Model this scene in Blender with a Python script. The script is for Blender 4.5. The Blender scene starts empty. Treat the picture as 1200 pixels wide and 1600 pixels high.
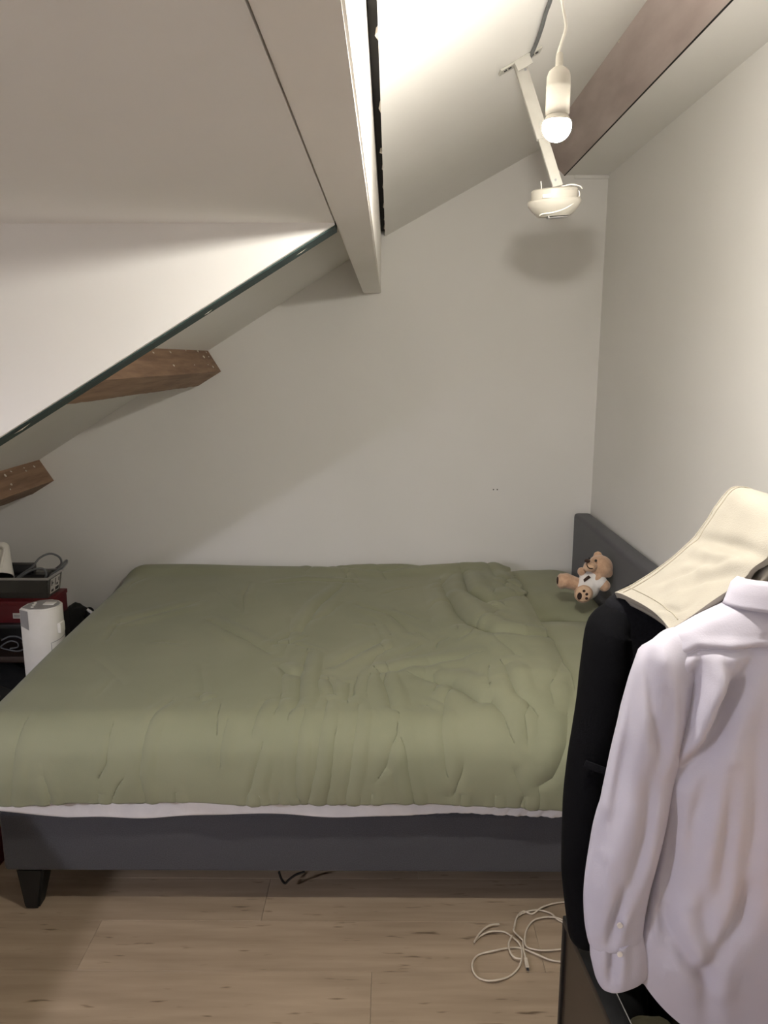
import bpy, bmesh, math, random
import numpy as np
from mathutils import Vector, Matrix

random.seed(7)
rng = np.random.default_rng(7)
SC = bpy.context.scene
COL = SC.collection
PI = math.pi

# ------------------------------------------------------------------ camera
F_PX = 1200.0
H = 1.65
PITCH = math.atan(239.0 / 1200.0)
YAW = math.atan(8.0 / 1200.0)
cd = bpy.data.cameras.new('camera')
cd.sensor_fit = 'VERTICAL'
cd.sensor_height = 36.0
cd.lens = 36.0 * F_PX / 1600.0
cd.clip_start = 0.02
cam = bpy.data.objects.new('camera', cd)
COL.objects.link(cam)
cam.location = (0, 0, H)
cam.rotation_euler = (PI / 2 - PITCH, 0, YAW)
SC.camera = cam
CT, ST = math.cos(PITCH), math.sin(PITCH)
CY, SY = math.cos(YAW), math.sin(YAW)


def ray(u, v):
    xc, yc = (u - 600) / F_PX, (800 - v) / F_PX
    x, y, z = xc, CT + yc * ST, -ST + yc * CT
    return Vector((x * CY - y * SY, x * SY + y * CY, z))


def PY(u, v, Y):
    """world point seen at (u, v) of the photograph that lies at depth Y"""
    d = ray(u, v)
    k = Y / d.y
    return Vector((d.x * k, Y, H + d.z * k))


def PZ(u, v, Z):
    d = ray(u, v)
    k = (Z - H) / d.z
    return Vector((d.x * k, d.y * k, Z))


# ------------------------------------------------------------------ light
BULB_E = 3000.0
SKY_E = 2.5
LAMP_E = 1350.0
w = bpy.data.worlds.new('dusk_sky')
SC.world = w
w.use_nodes = True
nt = w.node_tree
nt.nodes.clear()
wo = nt.nodes.new('ShaderNodeOutputWorld')
bg = nt.nodes.new('ShaderNodeBackground')
tc = nt.nodes.new('ShaderNodeTexCoord')
sx = nt.nodes.new('ShaderNodeSeparateXYZ')
cr = nt.nodes.new('ShaderNodeValToRGB')
mr = nt.nodes.new('ShaderNodeMapRange')
mr.inputs['From Min'].default_value = -1
nt.links.new(tc.outputs['Generated'], sx.inputs[0])
nt.links.new(sx.outputs['Z'], mr.inputs['Value'])
nt.links.new(mr.outputs[0], cr.inputs[0])
cr.color_ramp.elements[0].position = 0.485
cr.color_ramp.elements[0].color = (0.10, 0.10, 0.10, 1)
cr.color_ramp.elements[1].position = 0.52
cr.color_ramp.elements[1].color = (0.92, 0.86, 1.0, 1)
nt.links.new(cr.outputs[0], bg.inputs['Color'])
bg.inputs['Strength'].default_value = SKY_E
nt.links.new(bg.outputs[0], wo.inputs['Surface'])

vs = SC.view_settings
vs.view_transform = 'Standard'
vs.look = 'None'
vs.gamma = 1.0
vs.use_curve_mapping = False
vs.exposure = -0.18
SC.cycles.max_bounces = 10
SC.cycles.diffuse_bounces = 6
SC.cycles.sample_clamp_indirect = 8.0

# window portal: only helps the sampler find the real window opening
pl = bpy.data.lights.new('window_portal', 'AREA')
pl.shape = 'RECTANGLE'
pl.size, pl.size_y = 1.5, 0.8
pl.cycles.is_portal = True
po = bpy.data.objects.new('window_portal', pl)
COL.objects.link(po)
po.location = (-2.26, 0.35, 1.42)
po.rotation_euler = (0, -PI / 2, 0)


# ------------------------------------------------------------------ helpers
def S(r, g, b):
    def f(c):
        c /= 255.0
        return c / 12.92 if c <= 0.04045 else ((c + 0.055) / 1.055) ** 2.4
    return (f(r), f(g), f(b), 1)


def mat(name, c1, c2=None, rough=0.6, scale=6.0, stretch=(1, 1, 1), bump=0.0, bscale=60.0,
        metal=0.0, sheen=0.0, coords='Object', vary=0.0, spec=0.5, detail=5, lo=0.35, hi=0.65):
    m = bpy.data.materials.new(name)
    m.use_nodes = True
    t = m.node_tree
    b = t.nodes['Principled BSDF']
    b.inputs['Roughness'].default_value = rough
    b.inputs['Metallic'].default_value = metal
    b.inputs['Specular IOR Level'].default_value = spec
    if sheen:
        b.inputs['Sheen Weight'].default_value = sheen
        b.inputs['Sheen Roughness'].default_value = 0.5
    co = t.nodes.new('ShaderNodeTexCoord')
    mp = t.nodes.new('ShaderNodeMapping')
    mp.inputs['Scale'].default_value = stretch
    t.links.new(co.outputs[coords], mp.inputs['Vector'])
    if vary:
        oi = t.nodes.new('ShaderNodeObjectInfo')
        ml = t.nodes.new('ShaderNodeMath')
        ml.operation = 'MULTIPLY'
        ml.inputs[1].default_value = 37.0
        cb = t.nodes.new('ShaderNodeCombineXYZ')
        t.links.new(oi.outputs['Random'], ml.inputs[0])
        for k in range(3):
            t.links.new(ml.outputs[0], cb.inputs[k])
        t.links.new(cb.outputs[0], mp.inputs['Location'])
    nz = t.nodes.new('ShaderNodeTexNoise')
    nz.inputs['Scale'].default_value = scale
    nz.inputs['Detail'].default_value = detail
    t.links.new(mp.outputs[0], nz.inputs['Vector'])
    rp = t.nodes.new('ShaderNodeValToRGB')
    rp.color_ramp.elements[0].position = lo
    rp.color_ramp.elements[1].position = hi
    rp.color_ramp.elements[0].color = c1
    rp.color_ramp.elements[1].color = c2 or c1
    t.links.new(nz.outputs['Fac'], rp.inputs[0])
    last = rp.outputs[0]
    if vary:
        hs = t.nodes.new('ShaderNodeHueSaturation')
        m2 = t.nodes.new('ShaderNodeMapRange')
        m2.inputs['To Min'].default_value = 1 - vary
        m2.inputs['To Max'].default_value = 1 + vary
        t.links.new(oi.outputs['Random'], m2.inputs['Value'])
        t.links.new(m2.outputs[0], hs.inputs['Value'])
        t.links.new(last, hs.inputs['Color'])
        last = hs.outputs[0]
    t.links.new(last, b.inputs['Base Color'])
    if bump:
        n2 = t.nodes.new('ShaderNodeTexNoise')
        n2.inputs['Scale'].default_value = bscale
        n2.inputs['Detail'].default_value = 3
        t.links.new(mp.outputs[0], n2.inputs['Vector'])
        bp = t.nodes.new('ShaderNodeBump')
        bp.inputs['Strength'].default_value = bump
        bp.inputs['Distance'].default_value = 0.002
        t.links.new(n2.outputs['Fac'], bp.inputs['Height'])
        t.links.new(bp.outputs[0], b.inputs['Normal'])
    return m


M = {}
M['wall'] = mat('wall_paint', S(229, 227, 222), S(233, 231, 227), 0.75, 1.4, bump=0.12, bscale=45)
M['white_paint'] = mat('white_gloss_paint', S(232, 228, 221), S(238, 234, 228), 0.45, 3, bump=0.1, bscale=14)
M['old_wood'] = mat('old_purlin_wood', S(126, 98, 77), S(154, 124, 99), 0.7, 7, (6, 0.6, 6), bump=0.5, bscale=30, coords='Object')
M['stained_board'] = mat('stained_brown_board', S(172, 156, 150), S(196, 181, 175), 0.5, 4, (3, 0.7, 3), bump=0.2, bscale=20)
M['plaster_spot'] = mat('plaster_splash', S(205, 195, 180), S(220, 212, 200), 0.8, 20)
M['teal'] = mat('dark_teal_edge', S(28, 46, 46), S(48, 68, 66), 0.7, 12, (1, 8, 1), bump=0.4, bscale=40)
M['void'] = mat('dark_gap', S(16, 15, 14), S(26, 23, 20), 0.9, 12)
M['laminate'] = mat('laminate_planks', S(148, 130, 109), S(173, 154, 131), 0.42, 2.2, (1.1, 11, 11), bump=0.06, bscale=40, vary=0.03, lo=0.3, hi=0.7, detail=8)
t = M['laminate'].node_tree
bs = t.nodes['Principled BSDF']
src = bs.inputs['Base Color'].links[0].from_socket
mpn = [n for n in t.nodes if n.type == 'MAPPING'][0]
mp2 = t.nodes.new('ShaderNodeMapping')
mp2.inputs['Scale'].default_value = (0.32, 0.22, 1)
t.links.new(mpn.outputs[0], mp2.inputs['Vector'])
kn = t.nodes.new('ShaderNodeTexNoise')
kn.inputs['Scale'].default_value = 26
kn.inputs['Detail'].default_value = 2
t.links.new(mp2.outputs[0], kn.inputs['Vector'])
kr = t.nodes.new('ShaderNodeValToRGB')
kr.color_ramp.elements[0].position = 0.66
kr.color_ramp.elements[0].color = (1, 1, 1, 1)
kr.color_ramp.elements[1].position = 0.76
kr.color_ramp.elements[1].color = (0.42, 0.38, 0.34, 1)
t.links.new(kn.outputs['Fac'], kr.inputs[0])
mx = t.nodes.new('ShaderNodeMix')
mx.data_type = 'RGBA'
mx.blend_type = 'MULTIPLY'
mx.inputs[0].default_value = 1.0
t.links.new(src, mx.inputs[6])
t.links.new(kr.outputs[0], mx.inputs[7])
t.links.new(mx.outputs[2], bs.inputs['Base Color'])
M['subfloor'] = mat('subfloor', S(60, 48, 38), None, 0.9)
M['upholstery'] = mat('charcoal_upholstery', S(58, 58, 62), S(70, 70, 75), 0.9, 300, bump=0.35, bscale=500, sheen=0.15)
M['black_plastic'] = mat('black_leg_plastic', S(14, 14, 14), S(20, 20, 20), 0.5, 20)
M['sheet'] = mat('white_sheet', S(222, 218, 216), S(230, 226, 224), 0.85, 20, bump=0.2, bscale=120)
M['sage'] = mat('sage_green_cotton', S(132, 134, 108), S(140, 141, 115), 0.8, 3, bump=0.15, bscale=300, sheen=0.12)
M['sage_dark'] = mat('sage_piping', S(84, 86, 66), S(94, 96, 74), 0.8, 30)
M['zip'] = mat('zip_teeth', S(46, 42, 36), S(60, 55, 46), 0.6, 30)
M['denim'] = mat('cream_denim', S(154, 148, 136), S(162, 156, 144), 0.85, 8, bump=0.3, bscale=420, sheen=0.1)
M['denim_thread'] = mat('cream_thread', S(154, 147, 131), S(162, 155, 139), 0.8, 30)
M['shirt'] = mat('lilac_white_shirt_cotton', S(183, 179, 191), S(190, 186, 197), 0.8, 6, bump=0.12, bscale=420, sheen=0.08)
M['button'] = mat('pearl_button', S(214, 208, 200), S(228, 222, 214), 0.3, 30)
M['jacket'] = mat('black_wool', S(5, 5, 8), S(8, 8, 11), 0.95, 200, bump=0.3, bscale=380, spec=0.15)
M['jacket_grey'] = mat('charcoal_wool', S(17, 17, 20), S(23, 23, 27), 0.95, 200, bump=0.3, bscale=380, spec=0.15)
M['rack_metal'] = mat('black_powder_coated_metal', S(18, 18, 19), S(24, 24, 25), 0.45, 40, metal=0.2)
M['hanger_wood'] = mat('hanger_black', S(22, 20, 19), S(30, 28, 26), 0.4, 20)
M['chrome'] = mat('chrome', S(190, 190, 190), S(205, 205, 205), 0.2, 20, metal=1.0)
M['bin_panel'] = mat('smoked_brown_panel', S(48, 40, 33), S(56, 47, 39), 0.35, 5)
M['bin_frame'] = mat('black_bin_frame', S(20, 20, 21), S(27, 27, 28), 0.4, 40)
M['olive'] = mat('olive_cloth', S(58, 54, 38), S(74, 68, 48), 0.9, 12, bump=0.3, bscale=200)
M['black_cloth'] = mat('black_cloth', S(9, 9, 10), S(15, 15, 16), 0.9, 12, bump=0.3, bscale=200)
M['pine'] = mat('orange_pine', S(196, 140, 72), S(216, 160, 88), 0.4, 4, (1, 10, 1), bump=0.1, bscale=30)
M['white_plastic'] = mat('white_plastic', S(226, 223, 215), S(231, 228, 221), 0.35, 20)
M['ivory_plastic'] = mat('ivory_plastic', S(178, 173, 161), S(184, 179, 168), 0.45, 20)
M['grey_plastic'] = mat('grey_plastic', S(150, 148, 146), S(160, 158, 155), 0.4, 20)
M['dark_plastic'] = mat('dark_plastic', S(22, 22, 24), S(30, 30, 32), 0.4, 20)
M['galv'] = mat('galvanised_steel', S(150, 150, 152), S(176, 176, 178), 0.4, 30, metal=0.7)
M['white_metal'] = mat('white_coated_metal', S(180, 177, 168), S(187, 184, 176), 0.4, 30)
M['grey_cable'] = mat('grey_cable', S(92, 94, 96), S(106, 108, 110), 0.5, 30)
M['white_cable'] = mat('white_cable', S(226, 222, 212), S(230, 226, 218), 0.4, 30)
M['beige_cable'] = mat('beige_cable', S(196, 184, 166), S(208, 196, 178), 0.5, 60)
M['red_card'] = mat('red_cardboard', S(86, 10, 19), S(98, 14, 23), 0.5, 20)
M['label_card'] = mat('pale_label', S(196, 192, 186), S(206, 202, 196), 0.6, 20)
M['ink'] = mat('black_ink', S(20, 20, 20), None, 0.6)
M['black_unit'] = mat('black_shelf_board', S(20, 18, 17), S(27, 24, 22), 0.5, 6, (1, 8, 1))
M['brown_board'] = mat('dark_brown_board', S(52, 38, 32), S(62, 46, 38), 0.5, 6, (1, 8, 1))
M['bear_fur'] = mat('tan_bear_plush', S(184, 148, 120), S(204, 168, 138), 0.95, 60, bump=0.9, bscale=260, sheen=0.4)
M['bear_pale'] = mat('pale_bear_plush', S(208, 172, 140), S(220, 188, 156), 0.95, 60, bump=0.8, bscale=260, sheen=0.4)
M['bear_brown'] = mat('dark_brown_felt', S(44, 28, 22), S(56, 36, 28), 0.9, 60)
M['bear_tee'] = mat('white_tee', S(222, 218, 214), S(230, 226, 222), 0.85, 20, bump=0.3, bscale=200)
M['skirting'] = M['white_paint']

# clear plastic
m = bpy.data.materials.new('clear_plastic')
m.use_nodes = True
b = m.node_tree.nodes['Principled BSDF']
b.inputs['Base Color'].default_value = S(190, 190, 184)
b.inputs['Transmission Weight'].default_value = 0.92
b.inputs['Roughness'].default_value = 0.12
b.inputs['IOR'].default_value = 1.3
M['clear'] = m
m = bpy.data.materials.new('window_glass')
m.use_nodes = True
b = m.node_tree.nodes['Principled BSDF']
b.inputs['Base Color'].default_value = (1, 1, 1, 1)
b.inputs['Transmission Weight'].default_value = 1
b.inputs['Roughness'].default_value = 0.0
b.inputs['IOR'].default_value = 1.01
M['glass'] = m
m = bpy.data.materials.new('lit_bulb')
m.use_nodes = True
b = m.node_tree.nodes['Principled BSDF']
b.inputs['Base Color'].default_value = (1, 1, 1, 1)
b.inputs['Emission Color'].default_value = (1.0, 0.955, 0.87, 1)
b.inputs['Emission Strength'].default_value = BULB_E
M['bulb'] = m


def link(name, me, m=None, parent=None, smooth=False, loc=None, rot=None):
    o = bpy.data.objects.new(name, me)
    COL.objects.link(o)
    if m is not None:
        me.materials.clear()
        me.materials.append(m)
    if smooth:
        me.polygons.foreach_set('use_smooth', [True] * len(me.polygons))
    if loc is not None:
        o.location = loc
    if rot is not None:
        o.rotation_euler = rot
    if parent is not None:
        o.parent = parent
        o.matrix_parent_inverse = Matrix.Translation(parent.location).inverted() if parent.rotation_euler[:] == (0, 0, 0) else parent.matrix_basis.inverted()
    return o


def bobj(name, bm, m, parent=None, smooth=False, angle=None):
    bmesh.ops.recalc_face_normals(bm, faces=bm.faces)
    me = bpy.data.meshes.new(name)
    bm.to_mesh(me)
    bm.free()
    o = link(name, me, m, parent, smooth)
    if smooth and angle:
        for e in me.edges:
            pass
        try:
            me.set_sharp_from_angle(angle=math.radians(angle))
        except Exception:
            pass
    return o


def tag(o, label=None, cat=None, group=None, kind=None):
    if label:
        o['label'] = label
    if cat:
        o['category'] = cat
    if group:
        o['group'] = group
    if kind:
        o['kind'] = kind
    return o


def empty(name, loc, label, cat, group=None):
    o = bpy.data.objects.new(name, None)
    o.empty_display_size = 0.05
    COL.objects.link(o)
    o.location = loc
    return tag(o, label, cat, group)


def structure(o, label=None):
    o['kind'] = 'structure'
    if label:
        o['label'] = label
    return o


def add_box(bm, x0, x1, y0, y1, z0, z1, bev=0.0, mtx=None, seg=2):
    r = bmesh.ops.create_cube(bm, size=1)
    vv = r['verts']
    for v in vv:
        v.co = Vector(((x0 + x1) / 2 + v.co.x * (x1 - x0), (y0 + y1) / 2 + v.co.y * (y1 - y0), (z0 + z1) / 2 + v.co.z * (z1 - z0)))
    if bev:
        es = list({e for v in vv for e in v.link_edges})
        r2 = bmesh.ops.bevel(bm, geom=es, offset=bev, segments=seg, affect='EDGES', profile=0.6)
        vv = list({v for f in r2['faces'] for v in f.verts} | {v for v in vv if v.is_valid})
    if mtx is not None:
        for v in vv:
            v.co = mtx @ v.co
    return vv


def box(name, m, x0, x1, y0, y1, z0, z1, bev=0.0, parent=None, mtx=None, seg=2):
    bm = bmesh.new()
    add_box(bm, x0, x1, y0, y1, z0, z1, bev, mtx, seg)
    return bobj(name, bm, m, parent, smooth=bev > 0, angle=40)


def prism_y(name, m, poly, y0, y1, parent=None, bev=0.0):
    """polygon in XZ extruded along Y"""
    bm = bmesh.new()
    a = [bm.verts.new((x, y0, z)) for x, z in poly]
    c = [bm.verts.new((x, y1, z)) for x, z in poly]
    n = len(poly)
    bm.faces.new(a)
    bm.faces.new(c[::-1])
    for i in range(n):
        bm.faces.new((a[i], a[(i + 1) % n], c[(i + 1) % n], c[i]))
    if bev:
        bmesh.ops.bevel(bm, geom=bm.edges[:], offset=bev, segments=2, affect='EDGES')
    return bobj(name, bm, m, parent, smooth=bev > 0, angle=40)


def smooth_path(pts, n=8, closed=False):
    """Catmull-Rom through pts"""
    P_ = [Vector(p) for p in pts]
    out = []
    N = len(P_)
    for i in range(N if closed else N - 1):
        g = (lambda k: P_[k % N]) if closed else (lambda k: P_[max(0, min(N - 1, k))])
        p0, p1, p2, p3 = g(i - 1), g(i), g(i + 1), g(i + 2)
        for k in range(n):
            t = k / n
            out.append(0.5 * ((2 * p1) + (p2 - p0) * t + (2 * p0 - 5 * p1 + 4 * p2 - p3) * t * t + (3 * p1 - p0 - 3 * p2 + p3) * t ** 3))
    if not closed:
        out.append(P_[-1])
    return out


def add_tube(bm, pts, r, n=8, caps=True):
    pts = [Vector(p) for p in pts]
    rings = []
    up = None
    for i, p in enumerate(pts):
        d = (pts[min(i + 1, len(pts) - 1)] - pts[max(i - 1, 0)])
        if d.length < 1e-9:
            d = Vector((0, 0, 1))
        d.normalize()
        if up is None:
            up = d.orthogonal().normalized()
        up = (up - d * up.dot(d))
        up = up.normalized() if up.length > 1e-6 else d.orthogonal().normalized()
        s = d.cross(up)
        rr = r[i] if isinstance(r, (list, tuple)) else r
        rings.append([bm.verts.new(p + (up * math.cos(2 * PI * k / n) + s * math.sin(2 * PI * k / n)) * rr) for k in range(n)])
    for a, c in zip(rings, rings[1:]):
        for k in range(n):
            bm.faces.new((a[k], a[(k + 1) % n], c[(k + 1) % n], c[k]))
    if caps:
        bm.faces.new(rings[0][::-1])
        bm.faces.new(rings[-1])


def tube(name, m, pts, r, n=8, parent=None):
    bm = bmesh.new()
    add_tube(bm, pts, r, n)
    return bobj(name, bm, m, parent, smooth=True, angle=60)


def add_lathe(bm, prof, n=32, mtx=None):
    rings = []
    for r, z in prof:
        if r < 1e-6:
            rings.append([bm.verts.new((0, 0, z))])
        else:
            rings.append([bm.verts.new((r * math.cos(2 * PI * k / n), r * math.sin(2 * PI * k / n), z)) for k in range(n)])
    for a, c in zip(rings, rings[1:]):
        for k in range(n):
            k2 = (k + 1) % n
            if len(a) == 1 and len(c) == 1:
                continue
            if len(a) == 1:
                bm.faces.new((a[0], c[k2], c[k]))
            elif len(c) == 1:
                bm.faces.new((a[k], a[k2], c[0]))
            else:
                bm.faces.new((a[k], a[k2], c[k2], c[k]))
    vv = [v for ri in rings for v in ri]
    if mtx is not None:
        for v in vv:
            v.co = mtx @ v.co
    return vv


def lathe(name, m, prof, n=32, mtx=None, parent=None, angle=40):
    bm = bmesh.new()
    add_lathe(bm, prof, n, mtx)
    return bobj(name, bm, m, parent, smooth=True, angle=angle)


def grid_mesh(name, X, Y, Z, wrap_u=False):
    """rows x cols arrays -> mesh; wrap_u closes the columns"""
    R, C = X.shape
    co = np.stack([X, Y, Z], -1).reshape(-1, 3)
    i = np.arange(R - 1)[:, None]
    j = np.arange(C if wrap_u else C - 1)[None, :]
    j2 = (j + 1) % C
    f = np.stack([i * C + j, i * C + j2, (i + 1) * C + j2, (i + 1) * C + j], -1).reshape(-1, 4)
    me = bpy.data.meshes.new(name)
    me.from_pydata(co.tolist(), [], f.tolist())
    me.update()
    return me


def grid_obj(name, m, X, Y, Z, parent=None, wrap=False, thick=0.0, offset=-1.0):
    me = grid_mesh(name, X, Y, Z, wrap)
    o = link(name, me, m, parent, smooth=True)
    if thick:
        sm = o.modifiers.new('thickness', 'SOLIDIFY')
        sm.thickness = thick
        sm.offset = offset
    return o


def crease(A, B, pts, amp, wid, side=1.0):
    """a fold along a polyline in the (A,B) plane: a groove with a ridge on one side"""
    P_ = np.array(pts, float)
    seg = P_[1:] - P_[:-1]
    L = np.hypot(seg[:, 0], seg[:, 1])
    tot = L.sum()
    best = np.full(A.shape, 1e9)
    sd = np.zeros(A.shape)
    tt = np.zeros(A.shape)
    acc = 0.0
    for k in range(len(seg)):
        dx, dy = A - P_[k, 0], B - P_[k, 1]
        t = np.clip((dx * seg[k, 0] + dy * seg[k, 1]) / (L[k] ** 2 + 1e-12), 0, 1)
        ex, ey = dx - t * seg[k, 0], dy - t * seg[k, 1]
        d = np.hypot(ex, ey)
        c = np.sign(seg[k, 0] * dy - seg[k, 1] * dx)
        q = d < best
        best = np.where(q, d, best)
        sd = np.where(q, c * d, sd)
        tt = np.where(q, (acc + t * L[k]) / tot, tt)
        acc += L[k]
    tap = np.sin(PI * np.clip(0.06 + 0.88 * tt, 0, 1)) ** 0.7
    end = np.exp(-np.maximum(best - 4 * wid, 0) / wid)
    g = -np.exp(-(sd / wid) ** 2) + 0.75 * np.exp(-((sd - side * 2.0 * wid) / (1.5 * wid)) ** 2) + 0.3 * np.exp(-((sd + side * 2.2 * wid) / (1.6 * wid)) ** 2)
    return amp * tap * g * end


def fbm(A, B, scale, seed, octv=4):
    """smooth value noise from sums of random sines"""
    r = np.random.default_rng(seed)
    out = np.zeros(A.shape)
    amp, sc = 1.0, scale
    for o in range(octv):
        for k in range(4):
            th = r.uniform(0, 2 * PI)
            ph = r.uniform(0, 2 * PI)
            f = sc * r.uniform(0.7, 1.4)
            out += amp * 0.35 * np.sin(f * (A * math.cos(th) + B * math.sin(th)) + ph)
        amp *= 0.5
        sc *= 2.0
    return out


def displace(X, Y, Z, D, wrap=False):
    """move grid points along their normals by D"""
    if wrap:
        du = [np.roll(a, -1, 1) - np.roll(a, 1, 1) for a in (X, Y, Z)]
    else:
        du = [np.gradient(a, axis=1) for a in (X, Y, Z)]
    dv = [np.gradient(a, axis=0) for a in (X, Y, Z)]
    n = np.cross(np.stack(du, -1), np.stack(dv, -1))
    n /= (np.linalg.norm(n, axis=-1, keepdims=True) + 1e-12)
    return X + n[..., 0] * D, Y + n[..., 1] * D, Z + n[..., 2] * D


# ------------------------------------------------------------------ room
D = 3.55                      # back wall
XR = 0.948                    # right wall
XL = -2.2                     # left (dormer front) wall
YF = -1.1                     # wall behind the camera
ZB = 1.938                    # underside of the white purlin
SL = 0.614                    # slope of the roof left of the beam
SR = 0.536                    # right of it
XG, ZG = -0.031, 2.172        # roof line at the right face of the beam


def zl(x):
    return ZG + (x - XG) * SL


def zr(x):
    return ZG + (x - XG) * SR


fl = structure(box('floor', M['subfloor'], XL - 0.1, XR + 0.1, YF - 0.1, D + 0.1, -0.06, -0.013), 'wood-look laminate floor of wide planks')
PW, PLN = 0.192, 1.29


def plank_mesh(wd, ln):
    bm = bmesh.new()
    c = 0.0005
    lo = [bm.verts.new((x, y, -0.013)) for x, y in ((0, 0), (ln, 0), (ln, wd), (0, wd))]
    mi = [bm.verts.new((x, y, -c)) for x, y in ((0, 0), (ln, 0), (ln, wd), (0, wd))]
    hi = [bm.verts.new((x, y, 0)) for x, y in ((c, c), (ln - c, c), (ln - c, wd - c), (c, wd - c))]
    bm.faces.new(hi)
    for a, e in ((lo, mi), (mi, hi)):
        for k in range(4):
            bm.faces.new((a[k], a[(k + 1) % 4], e[(k + 1) % 4], e[k]))
    me = bpy.data.meshes.new('plank')
    bmesh.ops.recalc_face_normals(bm, faces=bm.faces)
    bm.to_mesh(me)
    bm.free()
    me.materials.append(M['laminate'])
    return me


full = plank_mesh(PW - 0.0006, PLN - 0.0006)
cut = {}
nrow = int((D - YF) / PW) + 1
for r in range(nrow):
    y = D - (r + 1) * PW
    x = XL - (0.37 * r % 1.0) * PLN
    while x < XR:
        x0, x1 = max(x, XL), min(x + PLN, XR)
        if x1 - x0 > 0.03:
            ln = round(x1 - x0, 3)
            if ln >= PLN - 0.002:
                me = full
            else:
                me = cut.get(ln) or cut.setdefault(ln, plank_mesh(PW - 0.0006, ln - 0.0006))
            o = bpy.data.objects.new('plank', me)
            COL.objects.link(o)
            o.parent = fl
            o.location = (x0, y, 0)
        x += PLN

# back wall, right wall
structure(prism_y('wall_back', M['wall'], [(XL - 0.1, -0.06), (XR + 0.1, -0.06), (XR + 0.1, 2.9), (XL - 0.1, 2.9)], D, D + 0.1), 'painted plaster gable wall behind the bed')
structure(box('wall_right', M['wall'], XR, XR + 0.1, YF - 0.1, D, -0.06, 2.9), 'painted plaster wall beside the headboard')
structure(box('wall_front', M['wall'], XL - 0.1, XR, YF - 0.1, YF, -0.06, 2.9), 'painted wall behind the viewpoint')
# left wall with window opening
WY0, WY1, WZ0, WZ1 = -0.35, 1.15, 1.02, 1.82
wl = structure(box('wall_left', M['wall'], XL - 0.1, XL, YF, D, -0.06, WZ0), 'low painted wall under the dormer window')
bm = bmesh.new()
add_box(bm, XL - 0.1, XL, YF, WY0, WZ0, 2.1)
add_box(bm, XL - 0.1, XL, WY1, 1.845, WZ0, 2.1)
add_box(bm, XL - 0.1, XL, WY0, WY1, WZ1, 2.1)
structure(bobj('wall_left_upper', bm, M['wall']), 'dormer wall around the window')
win = structure(box('window_1', M['glass'], XL - 0.055, XL - 0.051, WY0 + 0.04, WY1 - 0.04, WZ0 + 0.04, WZ1 - 0.04), 'dormer window')
bm = bmesh.new()
for y0, y1, z0, z1 in ((WY0, WY1, WZ0, WZ0 + 0.05), (WY0, WY1, WZ1 - 0.05, WZ1), (WY0, WY0 + 0.05, WZ0 + 0.05, WZ1 - 0.05), (WY1 - 0.05, WY1, WZ0 + 0.05, WZ1 - 0.05), (0.38, 0.43, WZ0 + 0.05, WZ1 - 0.05)):
    add_box(bm, XL - 0.08, XL - 0.03, y0, y1, z0, z1, 0.004)
bobj('window_frame', bm, M['white_paint'], win)
box('window_sill', M['white_paint'], XL - 0.02, XL + 0.12, WY0 - 0.05, WY1 + 0.05, WZ0 - 0.03, WZ0, 0.004, win)

# roof slopes
T = 0.12
structure(prism_y('ceiling_slope_right', M['wall'], [(XG + 0.012, zr(XG + 0.012)), (0.70, zr(0.70)), (0.70, zr(0.70) + T), (XG + 0.012, zr(XG) + T)], YF, D), 'sloping plaster ceiling right of the white beam')
structure(prism_y('ceiling_slope_left', M['wall'], [(XL - 0.1, zl(XL - 0.1)), (-0.117, zl(-0.117)), (-0.117, zl(-0.117) + T), (XL - 0.1, zl(XL - 0.1) + T)], 1.845, D), 'sloping plaster ceiling between the brown purlins')
structure(box('ceiling_dormer', M['wall'], XL - 0.1, -0.1195, YF, 1.772, ZB + 0.002, ZB + 0.1), 'flat lowered plaster ceiling left of the white beam')
structure(box('ceiling', M['wall'], 0.757, XR, YF, D, 2.43, 2.53), 'narrow flat ceiling strip along the right wall')
# outer shell so that no sky gets in except through the window
structure(prism_y('roof_cover', M['void'], [(XL - 0.1, 2.2), (-0.3, 2.2), (-0.3, 2.75), (XR + 0.1, 2.95), (XR + 0.1, 3.0), (XL - 0.1, 3.0)], YF - 0.1, D + 0.1))

# white purlin: painted beam, flush with the dormer ceiling
zt = zr(-0.037) + 0.02
wb = prism_y('white_beam', M['white_paint'], [(-0.117, ZB), (-0.037, ZB), (-0.037, 2.30), (-0.117, 2.30)], YF, D, bev=0.003)
structure(wb, 'white painted roof beam running to the back wall')
# ragged plaster lips along the open joint between beam and ceiling
gap = structure(box('trim_1', M['void'], -0.036, -0.0185, YF, D, 2.20, 2.23), 'dark open joint above the white beam')
bm = bmesh.new()
y = 0.45
while y < 3.4:
    ln = random.uniform(0.04, 0.16)
    ww = random.uniform(0.003, 0.009)
    a = [bm.verts.new(p) for p in ((XG + 0.013, y, ZG + 0.009), (XG + 0.013 - ww * 0.3, y + ln * 0.3, ZG + 0.006), (XG + 0.013 - ww, y + ln * 0.6, ZG + 0.008), (XG + 0.013, y + ln, ZG + 0.009))]
    c = [bm.verts.new(v.co + Vector((0.002, 0, 0.012))) for v in a]
    bm.faces.new(a)
    bm.faces.new(c[::-1])
    for k in range(4):
        bm.faces.new((a[k], a[(k + 1) % 4], c[(k + 1) % 4], c[k]))
    y += ln + random.uniform(0.05, 0.3)
o = bobj('plaster_lip', bm, M['plaster_spot'], gap)
o['kind'] = 'stuff'

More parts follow.
